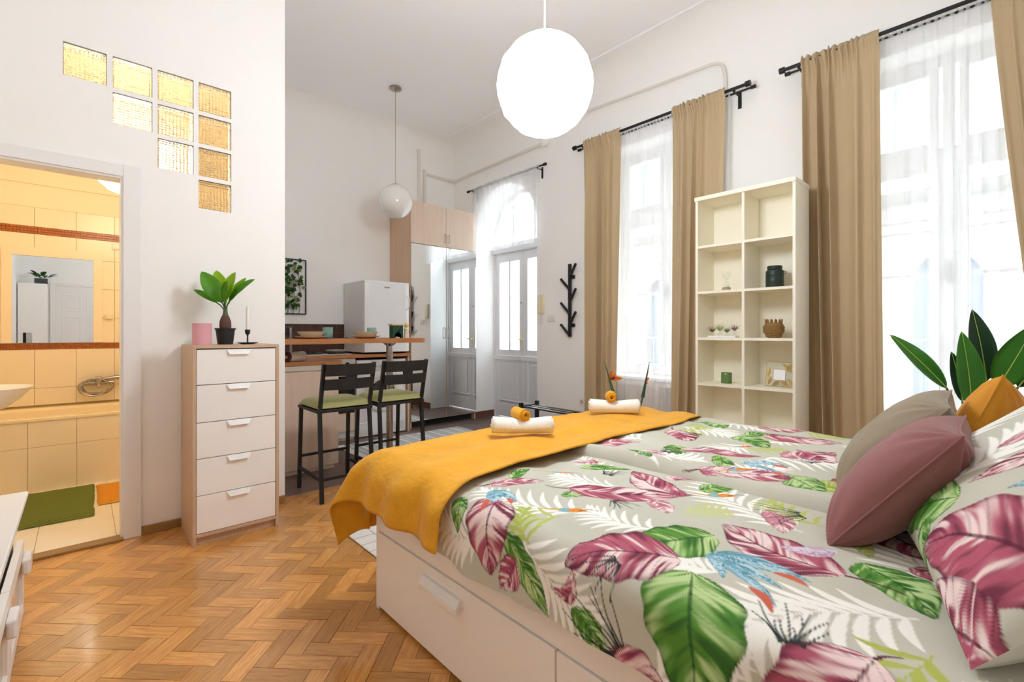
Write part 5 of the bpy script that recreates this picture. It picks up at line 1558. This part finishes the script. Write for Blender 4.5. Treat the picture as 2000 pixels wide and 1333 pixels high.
def paint_pillow(p):
    # pillow coordinates: u runs along the bed width, v up
    p.palm((-.22, -.10), (-.38, .02), .11, 9, .016)
    p.palm((-.02, -.10), (.06, .08), .12, 10, .016)
    p.palm((.2, -.1), (.3, .1), .12, 10, .016)
    p.leaf((-.10, -.12), (.05, -.27), .13, 'green', .08, 2)
    p.leaf((-.06, -.20), (-.14, -.27), .07, 'green', .1, 5)
    p.leaf((-.40, -.08), (-.11, -.25), .21, 'pink', .08, 1)
    p.leaf((-.41, -.24), (-.20, -.28), .15, 'pink', -.08, 4)
    p.leaf((-.20, .14), (-.07, -.09), .085, 'pink', .12, 3)
    p.leaf((-.10, .20), (.02, .0), .10, 'rose', .12, 6)
    p.leaf((-.34, .20), (-.20, .10), .12, 'pink', .1, 7)
    p.leaf((.12, -.2), (.3, -.1), .14, 'pink', .06, 6)
    p.leaf((-.32, .06), (-.17, -.05), .055, 'blue', .2, 2)
    p.leaf((-.30, .12), (-.22, .02), .04, 'blue', -.2, 4)
def paint_pillow2(p):
    p.palm((.1, 0), (-.1, .2), .14, 12, .015); p.leaf((.2, .1), (-.2, .15), .16, 'pink', .08, 2); p.leaf((-.3, -.1), (-.1, .2), .15, 'mauve', .08, 4); p.leaf((.3, -.2), (.1, .1), .16, 'green', .1, 3)
pillow('bed_pillow', .80, .56, .22, (1.385, .165, .645), R(48), R(16), R(0), 'large floral leaf-print pillow in the near corner of the bed', 'pillow', 'print', 2, paint_pillow, n=200)
pillow('bed_pillow', .70, .50, .20, (2.40, -.02, .665), R(30), 0, 0, 'floral leaf-print pillow behind the amber cushion', 'pillow', 'print', 5, paint_pillow2, n=120)
pillow('throw_cushion', .39, .39, .17, (1.535, .335, .632), R(38), R(3), R(1), 'dusty rose velvet cushion leaning on the floral pillow', 'cushion', 'pinkvel', 3)
pillow('throw_cushion', .40, .40, .17, (1.965, .415, .655), R(41), R(4), R(-2), 'taupe velvet cushion standing behind the rose cushion', 'cushion', 'taupe', 4)
pillow('throw_cushion', .40, .36, .16, (2.275, .155, .648), R(20), R(-6), R(14), 'amber yellow velvet cushion behind the rose and taupe ones', 'cushion', 'yelvel', 6)

# ---------------------------------------------------------------- rolled towels
def rolled(name, loc, rz, L, Rr, turns, m, label, sag=0.0, seed=0, th=.007, group=None, cat='towel'):
    n = 110; k_ = 14
    us = np.linspace(0, 1, n); vs = np.linspace(-1, 1, k_)
    U, V = np.meshgrid(us, vs, indexing='ij')
    t = U * turns * 2 * np.pi
    r0 = Rr * .18
    rr = r0 + (Rr - r0) * U
    jit = .006 * np.sin(t * .5 + seed) * (np.abs(V) > .95)
    X = V * L / 2 * (1 + .02 * np.sin(t * .7 + seed)) + jit * np.sign(V)
    Y = rr * np.cos(t + 1.1 + seed) * (1 + .04 * np.sin(V * 3 + seed)); Z = Rr + rr * np.sin(t + 1.1 + seed) * .96
    Z = Z - sag * np.cos(V * np.pi / 2) ** 2 * (Z / (2 * Rr))
    Z = Z + .003 * (fbm(U * 8, V * 3, seed) - .5)
    me = grid_mesh(name, np.stack([X, Y, Z], -1))
    o = link(name, me, m); o.location = loc; o.rotation_euler = (0, 0, rz)
    md = o.modifiers.new('thickness', 'SOLIDIFY'); md.thickness = th; md.offset = 0
    o['label'] = label; o['category'] = cat
    if group: o['group'] = group
az = math.atan2(-.6764, .7366)
rolled('rolled_towel', (1.520, 1.585, .684), az + .04, .28, .043, 3.2, 'towel', 'white rolled towel on the throw, nearer of the two', sag=.012, seed=1, group='rolled towels on the throw')
rolled('rolled_towel', (2.325, 1.640, .684), az - .03, .29, .043, 3.2, 'towel', 'white rolled towel on the throw, farther of the two', sag=.012, seed=2, group='rolled towels on the throw')
rolled('rolled_washcloth', (1.522, 1.60, .750), az + math.pi / 2 + .5, .10, .027, 2.6, 'yellow_terry', 'rolled yellow washcloth on the nearer white towel', seed=3, th=.009, group='yellow washcloths on the towels', cat='washcloth')
rolled('rolled_washcloth', (2.315, 1.655, .750), az + math.pi / 2 - .1, .10, .029, 2.6, 'yellow_terry', 'rolled yellow washcloth on the farther white towel', seed=4, th=.009, group='yellow washcloths on the towels', cat='washcloth')

# ================================================================ WINDOW WALL FURNISHINGS
def rod_set(name, y0, y1, x, z, label, double=True, thin=False):
    r = thing(name, label, 'curtain rod', (x, (y0 + y1) / 2, z))
    rr = .0095 if thin else .0125
    rod = part('rod', tube([(x, y0, z), (x, y1, z)], rr, 14), 'black_metal', r, smooth=True, ang=50)
    xs = [(x, z, rr)]
    if double:
        part('rear_rod', tube([(x + .055, y0 - .02, z - .012), (x + .055, y1 - .02, z - .012)], .008, 12), 'black_metal', r, smooth=True, ang=50)
        xs.append((x + .055, z - .012, .008))
    for xx, zz_, q in xs:
        for yy, s in ((y0, -1), (y1, 1)):
            if xx != x: yy -= .02
            part('finial', tube([(xx, yy, zz_), (xx, yy + s * .035, zz_)], q * 1.75, 14), 'black_metal', rod, smooth=True, ang=50)
    for yy in (y0 + .09, y1 - .09):
        part('bracket', boxes([(XW - .006, XW - .0005, yy - .014, yy + .014, z - .12, z + .01), (x - .012, XW - .005, yy - .006, yy + .006, z - .028, z - .016), (x - .016, x + .016, yy - .010, yy + .010, z - .018, z - .010)], bev=.002), 'black_metal', r)
    return r
RX, RZ = 3.80, 3.086
rod_set('curtain_rod', 1.46, 3.155, RX, RZ, 'double black curtain rod over the window beside the coat rack')
rod_set('curtain_rod', -.54, 1.185, RX, RZ, 'double black curtain rod over the window behind the green plant')
rod_set('curtain_rod', 3.66, 5.04, 3.845, 3.055, 'thin black curtain rod over the entrance door', double=False, thin=True)

def curtain(name, yt, yb_, x, ztop, zbot, folds, label, cat='curtain', m='curtain', amp=.032, seed=0, head=.035, thick=.003, nu=260, nv=70, gather=True, sweep=0.0, lead=0, gamp=.013, rodr=.0125):
    """hanging cloth: yt / yb_ = (start, end) along Y at top / bottom"""
    u = np.linspace(0, 1, nu)[:, None] * np.ones((1, nv)); w = np.ones((nu, 1)) * np.linspace(0, 1, nv)[None]   # w: 0 top .. 1 bottom
    ww = w ** 1.15
    Yt = yt[0] + (yt[1] - yt[0]) * u; Yb = yb_[0] + (yb_[1] - yb_[0]) * u
    Y = Yt + (Yb - Yt) * ww
    ph = 2 * math.pi * folds * (u + .06 * np.sin(u * 9 + seed) + .015 * np.sin(w * 5 + seed) * u)
    flat = 1.0
    if lead:   # the leading edge hangs flat
        flat = sstep(.0, .55, (1 - u) if lead > 0 else u) * .85 + .15
    A = amp * (.55 + .45 * sstep(0, .35, w)) * flat * (.6 + .8 * vnoise(u * folds * .7, w * 1.3, seed))
    Xo = A * np.sin(ph) + .25 * A * np.sin(2 * ph + 1.3)
    Y = Y + .35 * A * np.cos(ph)
    g = sstep(.10, .0, w)
    if gather:
        Xo = Xo * (1 - .75 * g) + g * gamp * np.sin(2 * math.pi * folds * 3.3 * u + seed) * (flat if lead else 1)
    Z = ztop + head - (ztop + head - zbot) * w
    Z = Z + .011 * np.sin(2 * math.pi * folds * 2.6 * u + 2 * seed) * sstep(.03, .0, w) * (flat if lead else 1)
    if gather:   # rod pocket bulges round the rod, pinched just below
        dz = np.abs(Z - ztop)
        Xo = Xo - (rodr + gamp + .004) * np.exp(-(dz / .030) ** 4)
    cx, cy = x, (yt[0] + yt[1]) / 2
    P = np.stack([Xo, Y - cy, Z - zbot], -1)
    o = link(name, grid_mesh(name, P), m)
    o.location = (cx, cy, zbot)
    if thick:
        md = o.modifiers.new('thickness', 'SOLIDIFY'); md.thickness = thick; md.offset = 0
    o['label'] = label; o['category'] = cat
    return o
curtain('curtain', (3.06, 2.602), (3.05, 2.67), RX, RZ, .012, 4.2, 'sand curtain hanging between the coat rack and the narrower window', seed=1, lead=1, amp=.046)
curtain('curtain', (2.075, 1.612), (2.10, 1.70), RX, RZ, .012, 4.2, 'sand curtain hanging left of the cream bookcase', seed=2, lead=1, amp=.036)
curtain('curtain', (1.068, .632), (1.00, .605), RX, RZ, .012, 4.2, 'sand curtain hanging right of the cream bookcase', seed=4, lead=1, amp=.04)
curtain('curtain', (.132, -.42), (-.14, -.50), RX, RZ, .012, 6, 'sand curtain at the right edge of the picture, pulled to the side', seed=5, lead=-1, amp=.024)
curtain('sheer_curtain', (2.93, 1.60), (2.93, 1.62), RX + .055, RZ - .012, .03, 15, 'white sheer curtain in front of the window beside the coat rack', m='sheer', gamp=.003, rodr=.008, amp=.014, seed=6, head=.02, thick=0, nu=420, nv=40)
curtain('sheer_curtain', (.95, -.46), (.95, -.46), RX + .055, RZ - .012, .03, 15, 'white sheer curtain in front of the window behind the plant', m='sheer', gamp=.003, rodr=.008, amp=.014, seed=8, head=.02, thick=0, nu=420, nv=40)
curtain('door_valance', (4.96, 3.72), (4.96, 3.80), 3.845, 3.055, 2.20, 12, 'short white sheer curtain over the arched door light', m='valance', gamp=.003, rodr=.0095, amp=.014, seed=9, head=.02, thick=0, nu=360, nv=40)

# --- bookcase
bx0, bx1, by0, by1, bzt = 3.450, 3.735, 1.012, 1.692, 2.185
bc = thing('bookcase', 'tall cream open bookcase with two columns of compartments between the windows', 'bookcase', (3.6, 1.35, 0))
part('side_panel', box(bx0, bx1, by0, by0 + .018, 0, bzt - .03), 'cream', bc)
part('side_panel', box(bx0, bx1, by1 - .018, by1, 0, bzt - .03), 'cream', bc)
part('top', box(bx0 - .008, bx1, by0 - .004, by1 + .006, bzt - .03, bzt, bev=.002), 'cream', bc)
ymid = 1.345
part('divider', box(bx0 + .004, bx1 - .01, ymid - .009, ymid + .009, .06, bzt - .03), 'cream', bc)
part('back_panel', box(bx1 - .008, bx1 - .002, by0 + .01, by1 - .01, .02, bzt - .03), 'cream', bc)
SH = [.087, .432, .780, 1.122, 1.470, 1.815]
for z in SH:
    for a, b in ((by0 + .018, ymid - .009), (ymid + .009, by1 - .018)):
        part('shelf', box(bx0 + .004, bx1 - .008, a, b, z - .018, z), 'cream', bc)
part('plinth', box(bx0 + .01, bx0 + .025, by0 + .018, by1 - .018, 0, .07), 'cream', bc)

# --- ornaments on the shelves
ix = 3.575
c = Vector((ix, 1.513, SH[4]))
hg = thing('hourglass', 'clear glass hourglass on a beige base in the left column', 'hourglass', c)
part('base', lathe([(0, 0), (.030, 0), (.031, .004), (.030, .028), (0, .028)], 24, c), mat('taupe_base', '#A8937C', .6), hg, smooth=True, ang=40)
part('glass', lathe([(0, .028), (.022, .030), (.024, .055), (.016, .070), (.004, .080), (.016, .092), (.031, .110), (.033, .132), (.028, .148), (.026, .148)], 24, c), M['clear'], hg, smooth=True)
part('sand', lathe([(0, .030), (.020, .031), (.018, .045), (0, .052)], 20, c), mat('white_sand', '#EFE6D6', .9), hg, smooth=True)
c = Vector((ix + .02, 1.185, SH[4]))
cn = thing('tin_can', 'dark green lidded metal canister in the right column', 'canister', c)
part('body', lathe([(0, 0), (.055, 0), (.057, .004), (.057, .050), (.0575, .052), (.057, .054), (.057, .092), (.0575, .094), (.057, .096), (.056, .122), (.045, .130)], 36, c), 'green_tin', cn, smooth=True, ang=40)
part('lid', lathe([(.045, .128), (.047, .132), (.047, .155), (.044, .158), (0, .158)], 36, c), 'green_tin', cn, smooth=True, ang=40)
part('wire_handle', tube(bend([c + Vector((-.01, -.058, .115)), c + Vector((-.01, -.073, .112)), c + Vector((-.01, -.070, .098)), c + Vector((-.01, -.057, .098))]), .0022, 6), 'black_metal', cn, smooth=True)
c = Vector((ix, 1.535, SH[3]))
at = thing('plant_tray', 'white tray with four small glass vases of air plants on a shelf', 'plant tray', c)
part('tray', box(ix - .035, ix + .035, 1.432, 1.640, SH[3], SH[3] + .014, bev=.003), 'trim', at)
airm = [mat('air_plant_red', '#7A5A50', .7, var=.3, vscale=40), mat('air_plant_lime', '#9AA35C', .7, var=.3, vscale=40), mat('air_plant_green', '#5F6C50', .7, var=.3, vscale=40), mat('air_plant_purple', '#84605F', .7, var=.3, vscale=40)]
for k_, (yy, hh, sz_) in enumerate(((1.618, .045, .055), (1.560, .062, .065), (1.507, .040, .045), (1.452, .062, .055))):
    v_ = part('vase', lathe([(0, 0), (.014, .001), (.016, .008), (.011, hh * .6), (.009, hh)], 14, (ix, yy, SH[3] + .014)), M['clear'], at, smooth=True)
    bm = bmesh.new()
    for q in range(26):
        a = q * 2.4; el = .35 + 1.0 * ((q * 5) % 7) / 7
        d_ = Vector((math.cos(a) * math.cos(el), math.sin(a) * math.cos(el), math.sin(el)))
        p0 = Vector((ix, yy, SH[3] + .014 + hh * .6)); L_ = sz_ * (.8 + .4 * ((q * 3) % 5) / 5)
        tube([p0, p0 + d_ * L_ * .5 + UP * .004, p0 + d_ * L_], .0022, 5, bm, r2=.0004)
    part('air_plant', bm, airm[k_], v_)
c = Vector((ix, 1.185, SH[3]))
bk = thing('rattan_basket', 'woven brown rattan basket with looped rim in the right column', 'basket', c)
bm = bmesh.new(); seg = 60; prof = [(0, 0), (.038, 0), (.042, .006), (.062, .045), (.064, .070), (.055, .098), (.048, .104), (.046, .100), (.05, .07), (.04, .01), (0, .008)]
lathe(prof, seg, c, bm)
for v in bm.verts:
    a = math.atan2(v.co.y - c.y, v.co.x - c.x); z = v.co.z - c.z
    f = 1 + .045 * math.sin(a * 15 + (z * 140)) * (1 if .004 < z < .1 else 0)
    v.co.x = c.x + (v.co.x - c.x) * f; v.co.y = c.y + (v.co.y - c.y) * f
part('body', bm, 'rattan', bk, smooth=True, ang=60)
bm = bmesh.new()
for zz_ in (.012, .024, .036, .048, .060, .072, .084):
    rr = np.interp(zz_, [.006, .045, .07, .098], [.043, .063, .065, .056])
    tube([(c.x + (rr + .0025 * math.sin(t * 10 + zz_ * 700)) * math.cos(t), c.y + (rr + .0025 * math.sin(t * 10 + zz_ * 700)) * math.sin(t), c.z + zz_ + .002 * math.sin(t * 10)) for t in [2 * math.pi * q / 60 for q in range(61)]], .0035, 5, bm)
part('weave', bm, 'rattan', bk, kind='stuff')
for q in range(12):
    a = q * 2 * math.pi / 12
    part('rim_loop', tube(bend([(c.x + .050 * math.cos(a - .1), c.y + .050 * math.sin(a - .1), c.z + .098), (c.x + .053 * math.cos(a), c.y + .053 * math.sin(a), c.z + .130), (c.x + .050 * math.cos(a + .1), c.y + .050 * math.sin(a + .1), c.z + .098)], 4), .004, 6), 'rattan', bk, smooth=True)
c = Vector((ix, 1.512, SH[2]))
single('votive_glass', lathe([(0, 0), (.036, 0), (.038, .004), (.038, .078), (.036, .080), (.034, .078), (.034, .012), (0, .010)], 32, c), 'green_glass', 'green ribbed glass tealight holder on a lower left shelf', 'candle holder', smooth=True, ang=50)
# gold leaf photo frame
c = Vector((ix + .02, 1.150, SH[2]))
pf = thing('photo_frame', 'gold leaf-decorated glass photo frame on a lower right shelf', 'photo frame', c)
y0_, y1_ = 1.068, 1.238
z0_, z1_ = SH[2] + .004, SH[2] + .172
def tl(x, y, z): return (c.x - .02 + x + (z - SH[2]) * .16, y, z)
bm = bmesh.new()
for p_, q_ in (((y0_, z0_), (y1_, z0_)), ((y1_, z0_), (y1_, z1_)), ((y1_, z1_), (y0_, z1_)), ((y0_, z1_), (y0_, z0_))): tube([tl(0, *p_), tl(0, *q_)], .0022, 6, bm)
part('rim', bm, 'gold', pf)
ph = part('photo', prism([(0, 0), (1, 0), (1, 1), (0, 1)], 0, .001), mat('faded_photo_print', '#F3F4F6', .4), pf)
def quadbox(ya, yb2, za, zb, th=.002, off=0.0):
    bm = bmesh.new(); vs = []
    for d_ in (-th / 2, th / 2): vs.append([bm.verts.new(tl(d_ + off, y, z)) for y, z in ((ya, za), (yb2, za), (yb2, zb), (ya, zb))])
    for k_ in range(4): bm.faces.new((vs[0][k_], vs[0][(k_ + 1) % 4], vs[1][(k_ + 1) % 4], vs[1][k_]))
    bm.faces.new(vs[0][::-1]); bm.faces.new(vs[1]); return bm
bpy.data.objects.remove(ph)
part('photo', quadbox(1.116, 1.190, SH[2] + .05, SH[2] + .122, off=-.001), mat('faded_photo_print', '#F3F4F6', .4), pf)
part('photo_border', (lambda b_: [tube([tl(-.002, *p_), tl(-.002, *q_)], .002, 6, b_) for p_, q_ in (((1.114, SH[2] + .048), (1.192, SH[2] + .048)), ((1.192, SH[2] + .048), (1.192, SH[2] + .124)), ((1.192, SH[2] + .124), (1.114, SH[2] + .124)), ((1.114, SH[2] + .124), (1.114, SH[2] + .048)))] and b_)(bmesh.new()), 'gold', pf)
part('glass', quadbox(y0_, y1_, z0_, z1_, .0015, .002), M['clear'], pf)
for (by_, bz_, ty_, tz_, w_) in ((1.225, .012, 1.205, .075, .03), (1.228, .06, 1.215, .14, .024), (1.20, .008, 1.15, .04, .026), (1.10, .006, 1.14, .045, .03), (1.075, .01, 1.095, .06, .03), (1.072, .10, 1.12, .15, .03), (1.08, .165, 1.10, .11, .028), (1.14, .16, 1.10, .14, .02)):
    part('gold_leaf', leafgrid(tl(-.001, by_, SH[2] + bz_), tl(-.001, ty_, SH[2] + tz_), w_, (-1, 0, .1), fold=.05, n=7, m=4), 'gold', pf, smooth=True, ang=180)
part('easel_strut', bar(tl(.004, 1.15, SH[2] + .12), (c.x + .06, 1.15, SH[2] + .002), .012, .003), 'gold', pf)

# --- branch-like coat rack
ck_ = Vector((XW - .03, 3.312, 1.115))
cr = thing('coat_rack', 'black wall coat rack shaped like a branch beside the intercom', 'coat rack', ck_)
part('post', box(XW - .045, XW - .022, ck_.y - .018, ck_.y + .018, 1.115, 1.90, bev=.003), 'black_metal', cr)
for q, (z, s) in enumerate(((1.135, 1), (1.265, -1), (1.37, 1), (1.51, -1), (1.63, 1), (1.775, -1))):
    part('branch', tube([(XW - .034, ck_.y + s * .010, z), (XW - .062, ck_.y + s * .105, z + .115)], .0145, 12), 'black_metal', cr, smooth=True, ang=50)
for z in (1.24, 1.76): part('wall_mount', box(XW - .024, XW - .001, ck_.y - .05, ck_.y - .015, z - .018, z + .018, bev=.002), 'black_metal', cr)
# --- intercom, switches, socket
ic = thing('intercom', 'yellowed ivory intercom handset on the wall beside the entrance door', 'intercom', (XW - .02, 3.755, 1.36))
part('base', box(XW - .022, XW - .001, 3.715, 3.795, 1.375, 1.595, bev=.006), 'ivory', ic)
part('handset', boxes([(XW - .05, XW - .02, 3.752, 3.79, 1.385, 1.585)], bev=.010), 'ivory', ic, smooth=True)
part('cord', tube(bend([(XW - .03, 3.76, 1.38), (XW - .03, 3.752, 1.34), (XW - .025, 3.76, 1.30), (XW - .03, 3.748, 1.27)]), .006, 8), 'ivory', ic, smooth=True)
sw = thing('light_switch', 'white double light switch between the intercom and the coat rack', 'light switch', (XW - .005, 3.60, 1.27))
part('plate', box(XW - .010, XW - .001, 3.545, 3.665, 1.285, 1.365, bev=.004), 'plastic', sw)
for y in (3.575, 3.635): part('rocker', box(XW - .015, XW - .008, y - .024, y + .024, 1.298, 1.352, bev=.003), 'plastic', sw)
so = thing('wall_socket', 'white wall socket low on the wall beside the sand curtain', 'socket', (XW - .005, 3.165, .385))
part('plate', box(XW - .010, XW - .001, 3.125, 3.205, .385, .465, bev=.004), 'plastic', so)
bm = lathe([(0, 0), (.022, 0), (.022, .006), (.019, .006), (.019, .001), (0, .001)], 20); bm.transform(Matrix.Translation((XW - .010, 3.165, .425)) @ Matrix.Rotation(R(-90), 4, 'Y')); part('outlet', bm, mat('socket_shade', '#C9C5BE', .5), so)

# --- shoe rack
sr = thing('shoe_rack', 'low black shoe rack with metal slats under the coat rack', 'shoe rack', (3.6, 3.25, 0))
for x in (3.465, 3.705):
    for y in (2.875, 3.63): part('post', box(x - .018, x + .018, y - .018, y + .018, 0.003, .41, bev=.002), 'black_metal', sr)
for z in (.365, .13):
    for y in (2.875, 3.63): part('end_rail', box(3.48, 3.69, y - .012, y + .012, z - .012, z + .012), 'black_metal', sr)
    for q in range(6): part('slat', tube([(3.487 + q * .040, 2.88, z), (3.487 + q * .040, 3.625, z)], .007, 8), 'chrome' if q % 2 else 'black_metal', sr, smooth=True)

# --- heating pipes
p1 = [(XW - .03, 1.655, 2.0), (XW - .03, 1.655, 3.24), (XW - .03, 1.68, 3.36), (XW - .03, 1.78, 3.405), (XW - .03, 2.0, 3.415), (XW - .03, 3.70, 3.50)]
single('heating_pipe', tube([p1[0]] + bend(p1[1:], 6), .013, 10), 'pipe', 'cream heating pipe bent round above the curtains left of the bookcase', 'pipe', smooth=True)
pipe = thing('riser_pipe', 'cream pipe running over the entrance door to the wardrobe top', 'pipe', (XW - .03, 4.6, 3.3))
part('run', tube([(XW - .03, 3.72, 3.32), (XW - .03, YK - .06, 3.30)], .016, 12), 'pipe', pipe, smooth=True)
part('corner', tube([(XW - .03, YK - .09, 3.30), (XW - .03, YK - .025, 3.30), (XW - .09, YK - .025, 3.30)], .022, 12), 'pipe', pipe, smooth=True)
part('back_run', tube([(XW - .06, YK - .025, 3.30), (3.43, YK - .025, 3.31)], .016, 12), 'pipe', pipe, smooth=True)
part('drop', tube([(3.43, YK - .025, 3.36), (3.43, YK - .025, 2.76)], .018, 12), 'pipe', pipe, smooth=True)
part('trunking', box(3.325, 3.365, YK - .03, YK - .002, 2.76, 3.62, bev=.003), 'pipe', pipe)
bm = lathe([(0, 0), (.075, 0), (.075, .03), (.06, .042), (0, .045)], 28); bm.transform(Matrix.Translation((XW - .001, 3.69, 3.36)) @ Matrix.Rotation(R(-90), 4, 'Y')); part('end_cap', bm, 'wall', pipe, smooth=True, ang=40)

# ================================================================ LAMPS
def lantern(c, r, label, power, ecol, ztop):
    c = Vector(c)
    t = thing('paper_lantern', label, 'lamp', c)
    n = 36; seg = 32; bm = bmesh.new(); prof = []
    for k_ in range(n + 1):
        a = -math.pi / 2 + .16 + (math.pi - .32) * k_ / n
        f = 1 - .010 * abs(math.sin((k_ / n) * math.pi * 9))
        prof.append((r * f * math.cos(a), r * f * 1.02 * math.sin(a)))
    lathe(prof, seg, c, bm)
    m = bpy.data.materials.new('glowing_paper'); nt, p = nodes_of(m)
    p.inputs['Base Color'].default_value = (.95, .94, .92, 1); p.inputs['Roughness'].default_value = .9
    p.inputs['Emission Color'].default_value = (*ecol, 1); p.inputs['Emission Strength'].default_value = power
    part('shade', bm, m, t, smooth=True, ang=180)
    dim = mat('paper_rib', '#F2EFEA', .9, emit=.55, ecol=ecol)
    dim.cycles.emission_sampling = 'NONE'
    for k_ in (-3.6, -2.6, -1.35, 0.0, 1.2, 2.4, 3.4):
        a = k_ / 4.2 * math.pi / 2; rr = r * math.cos(a) * 1.001; zc = r * 1.02 * math.sin(a); ti = .05 * math.sin(k_ * 5)
        part('rib', tube([(c.x + rr * math.cos(q), c.y + rr * math.sin(q), c.z + zc + ti * rr * math.cos(q + k_)) for q in [2 * math.pi * i / 60 for i in range(61)]], .0016, 5), dim, t, smooth=True)
    part('cord', tube([c + UP * r * .9, c + UP * (r + .1) + Vector((.002, .002, 0)), c + UP * (r + .2), Vector((c.x, c.y, ztop))], .004, 8), 'plastic', t, smooth=True)
    part('ceiling_rose', lathe([(0, 0), (.045, 0), (.045, -.02), (.01, -.04), (0, -.04)], 24, (c.x, c.y, ztop)), 'plastic', t, smooth=True)
    part('wire_cage', tube([(c.x - .05, c.y, c.z + r * .99), (c.x + .05, c.y, c.z + r * .99)], .002, 6), 'chrome', t)
lantern((1.615, 1.53, 2.325), .226, 'large glowing white paper globe lantern hanging over the bed', LANTERN_POWER, (.86, .92, 1.0), ZC)
lantern((.25, 4.0, 2.29), .225, 'glowing paper globe lantern hanging inside the bathroom door', BATH_POWER, (1, .88, .68), 2.78)
gc = Vector((2.50, 4.58, 2.572))
gp = thing('globe_pendant', 'opal glass globe pendant on a thin cord over the kitchen', 'lamp', gc)
part('globe', lathe([(.04 * 0 + .001, -.182)] + [(.182 * math.cos(a), .182 * math.sin(a)) for a in [(-math.pi / 2 + .05) + k_ * (math.pi - .3) / 26 for k_ in range(27)]], 40, gc), mat('opal_glass', '#E9E7E2', .08, spec=.6, coat=.5), gp, smooth=True, ang=180)
part('collar', lathe([(.045, .172), (.045, .182), (.012, .196), (0, .196)], 24, gc), 'chrome', gp, smooth=True)
part('cord', tube([gc + UP * .19, (gc.x, gc.y, ZC)], .0035, 8), 'chrome', gp)
part('canopy', lathe([(0, 0), (.062, 0), (.062, -.02), (.02, -.035), (0, -.035)], 28, (gc.x, gc.y, ZC)), 'chrome', gp, smooth=True, ang=50)

# ================================================================ PLANT BEHIND THE BED AND FLOWERS IN THE VASE
pb = Vector((3.2, .16, 0))
bp = thing('strelitzia_plant', 'large plant with broad pointed green leaves behind the bed cushions', 'potted plant', pb)
part('pot', lathe([(0, 0), (.12, 0), (.13, .01), (.15, .26), (.155, .27), (.14, .27), (.13, .22), (0, .22)], 32, pb), mat('grey_pot', '#8B8780', .7), bp, smooth=True, ang=50)
LFS = [((3.15, .480, 1.150), (3.2, .262, .880), .125, 'leaf_mid', -1), ((3.26, .175, 1.275), (3.26, .125, .92), .135, 'leaf_dark', 0), ((3.14, .205, 1.165), (3.14, .170, .80), .135, 'leaf_mid', 0),
       ((3.2, .246, 1.065), (3.2, .205, .82), .085, 'leaf_dark', 0), ((3.2, -.035, 1.20), (3.2, .085, .90), .15, 'leaf_mid', 1), ((3.3, -.16, 1.25), (3.28, .02, .9), .14, 'leaf_dark', 1)]
for q, (tp, bs_, w_, m_, s) in enumerate(LFS):
    nr = -FW + UP * .25 + RT * (.3 * -s)
    lf = part('leaf', leafgrid(bs_, tp, w_, nr, droop=.02, fold=.16, shape=.82, seed=q, point=.8, n=18), m_, bp, smooth=True, ang=180)
    part('midrib', midrib(bs_, tp, nr, .02, .0032, lift=.002), 'vein', lf, smooth=True)
    part('stalk', tube(bend([(pb.x + .01 * q - .03, pb.y + .01 * s, .22), ((pb.x + bs_[0]) / 2, (pb.y * .7 + bs_[1] * .3), .6), bs_]), .008, 8, r2=.005), 'stem', lf, smooth=True)
vc = Vector((3.50, 2.295, 0))
single('glass_vase', lathe([(0, .0), (.05, 0), (.055, .01), (.04, .2), (.030, .42), (.036, .50), (.034, .50), (.028, .42), (.036, .2), (.05, .02), (0, .015)], 28, vc + UP * .001), M['clear'], 'slim clear glass vase on the floor between bed and window', 'vase', smooth=True, ang=60)
def strelitzia(tip, root, lab, petals, s):
    f = thing('strelitzia_flower', lab, 'flower', root, 0, 'strelitzia flowers in the vase')
    root = Vector(root); tip = Vector(tip); mid = root + (tip - root) * .62
    part('stem', tube(bend([root, root + (mid - root) * .5 + Vector((0, -s * .012, 0)), mid]), .007, 8), 'stem', f, smooth=True)
    part('bract', tube([mid, mid + (tip - mid) * .25, mid + (tip - mid) * .6, tip], .016, 10, r2=.002), M['leaf_dark'], f, smooth=True)
    for (dy, dz, L_, w_, m_) in petals:
        b_ = mid + (tip - mid) * .45
        part('petal', leafgrid(b_, b_ + Vector((-.02, dy, dz)) * L_, w_, (-1, .2, .3), fold=.3, n=8, m=4), m_, f, smooth=True, ang=180)
strelitzia((3.5, 2.575, .905), (3.5, 2.30, .12), 'orange strelitzia bloom leaning to the left in the glass vase', [(-.95, .12, .15, .04, 'orange'), (-.3, .75, .12, .03, 'orange'), (-.75, .55, .10, .026, 'orange'), (-.55, .2, .12, .03, 'flower_purple')], 1)
strelitzia((3.5, 2.115, .915), (3.5, 2.285, .12), 'half-closed strelitzia bloom leaning to the right in the glass vase', [(-.35, .35, .10, .03, 'orange'), (-.25, -.3, .07, .025, 'orange')], -1)
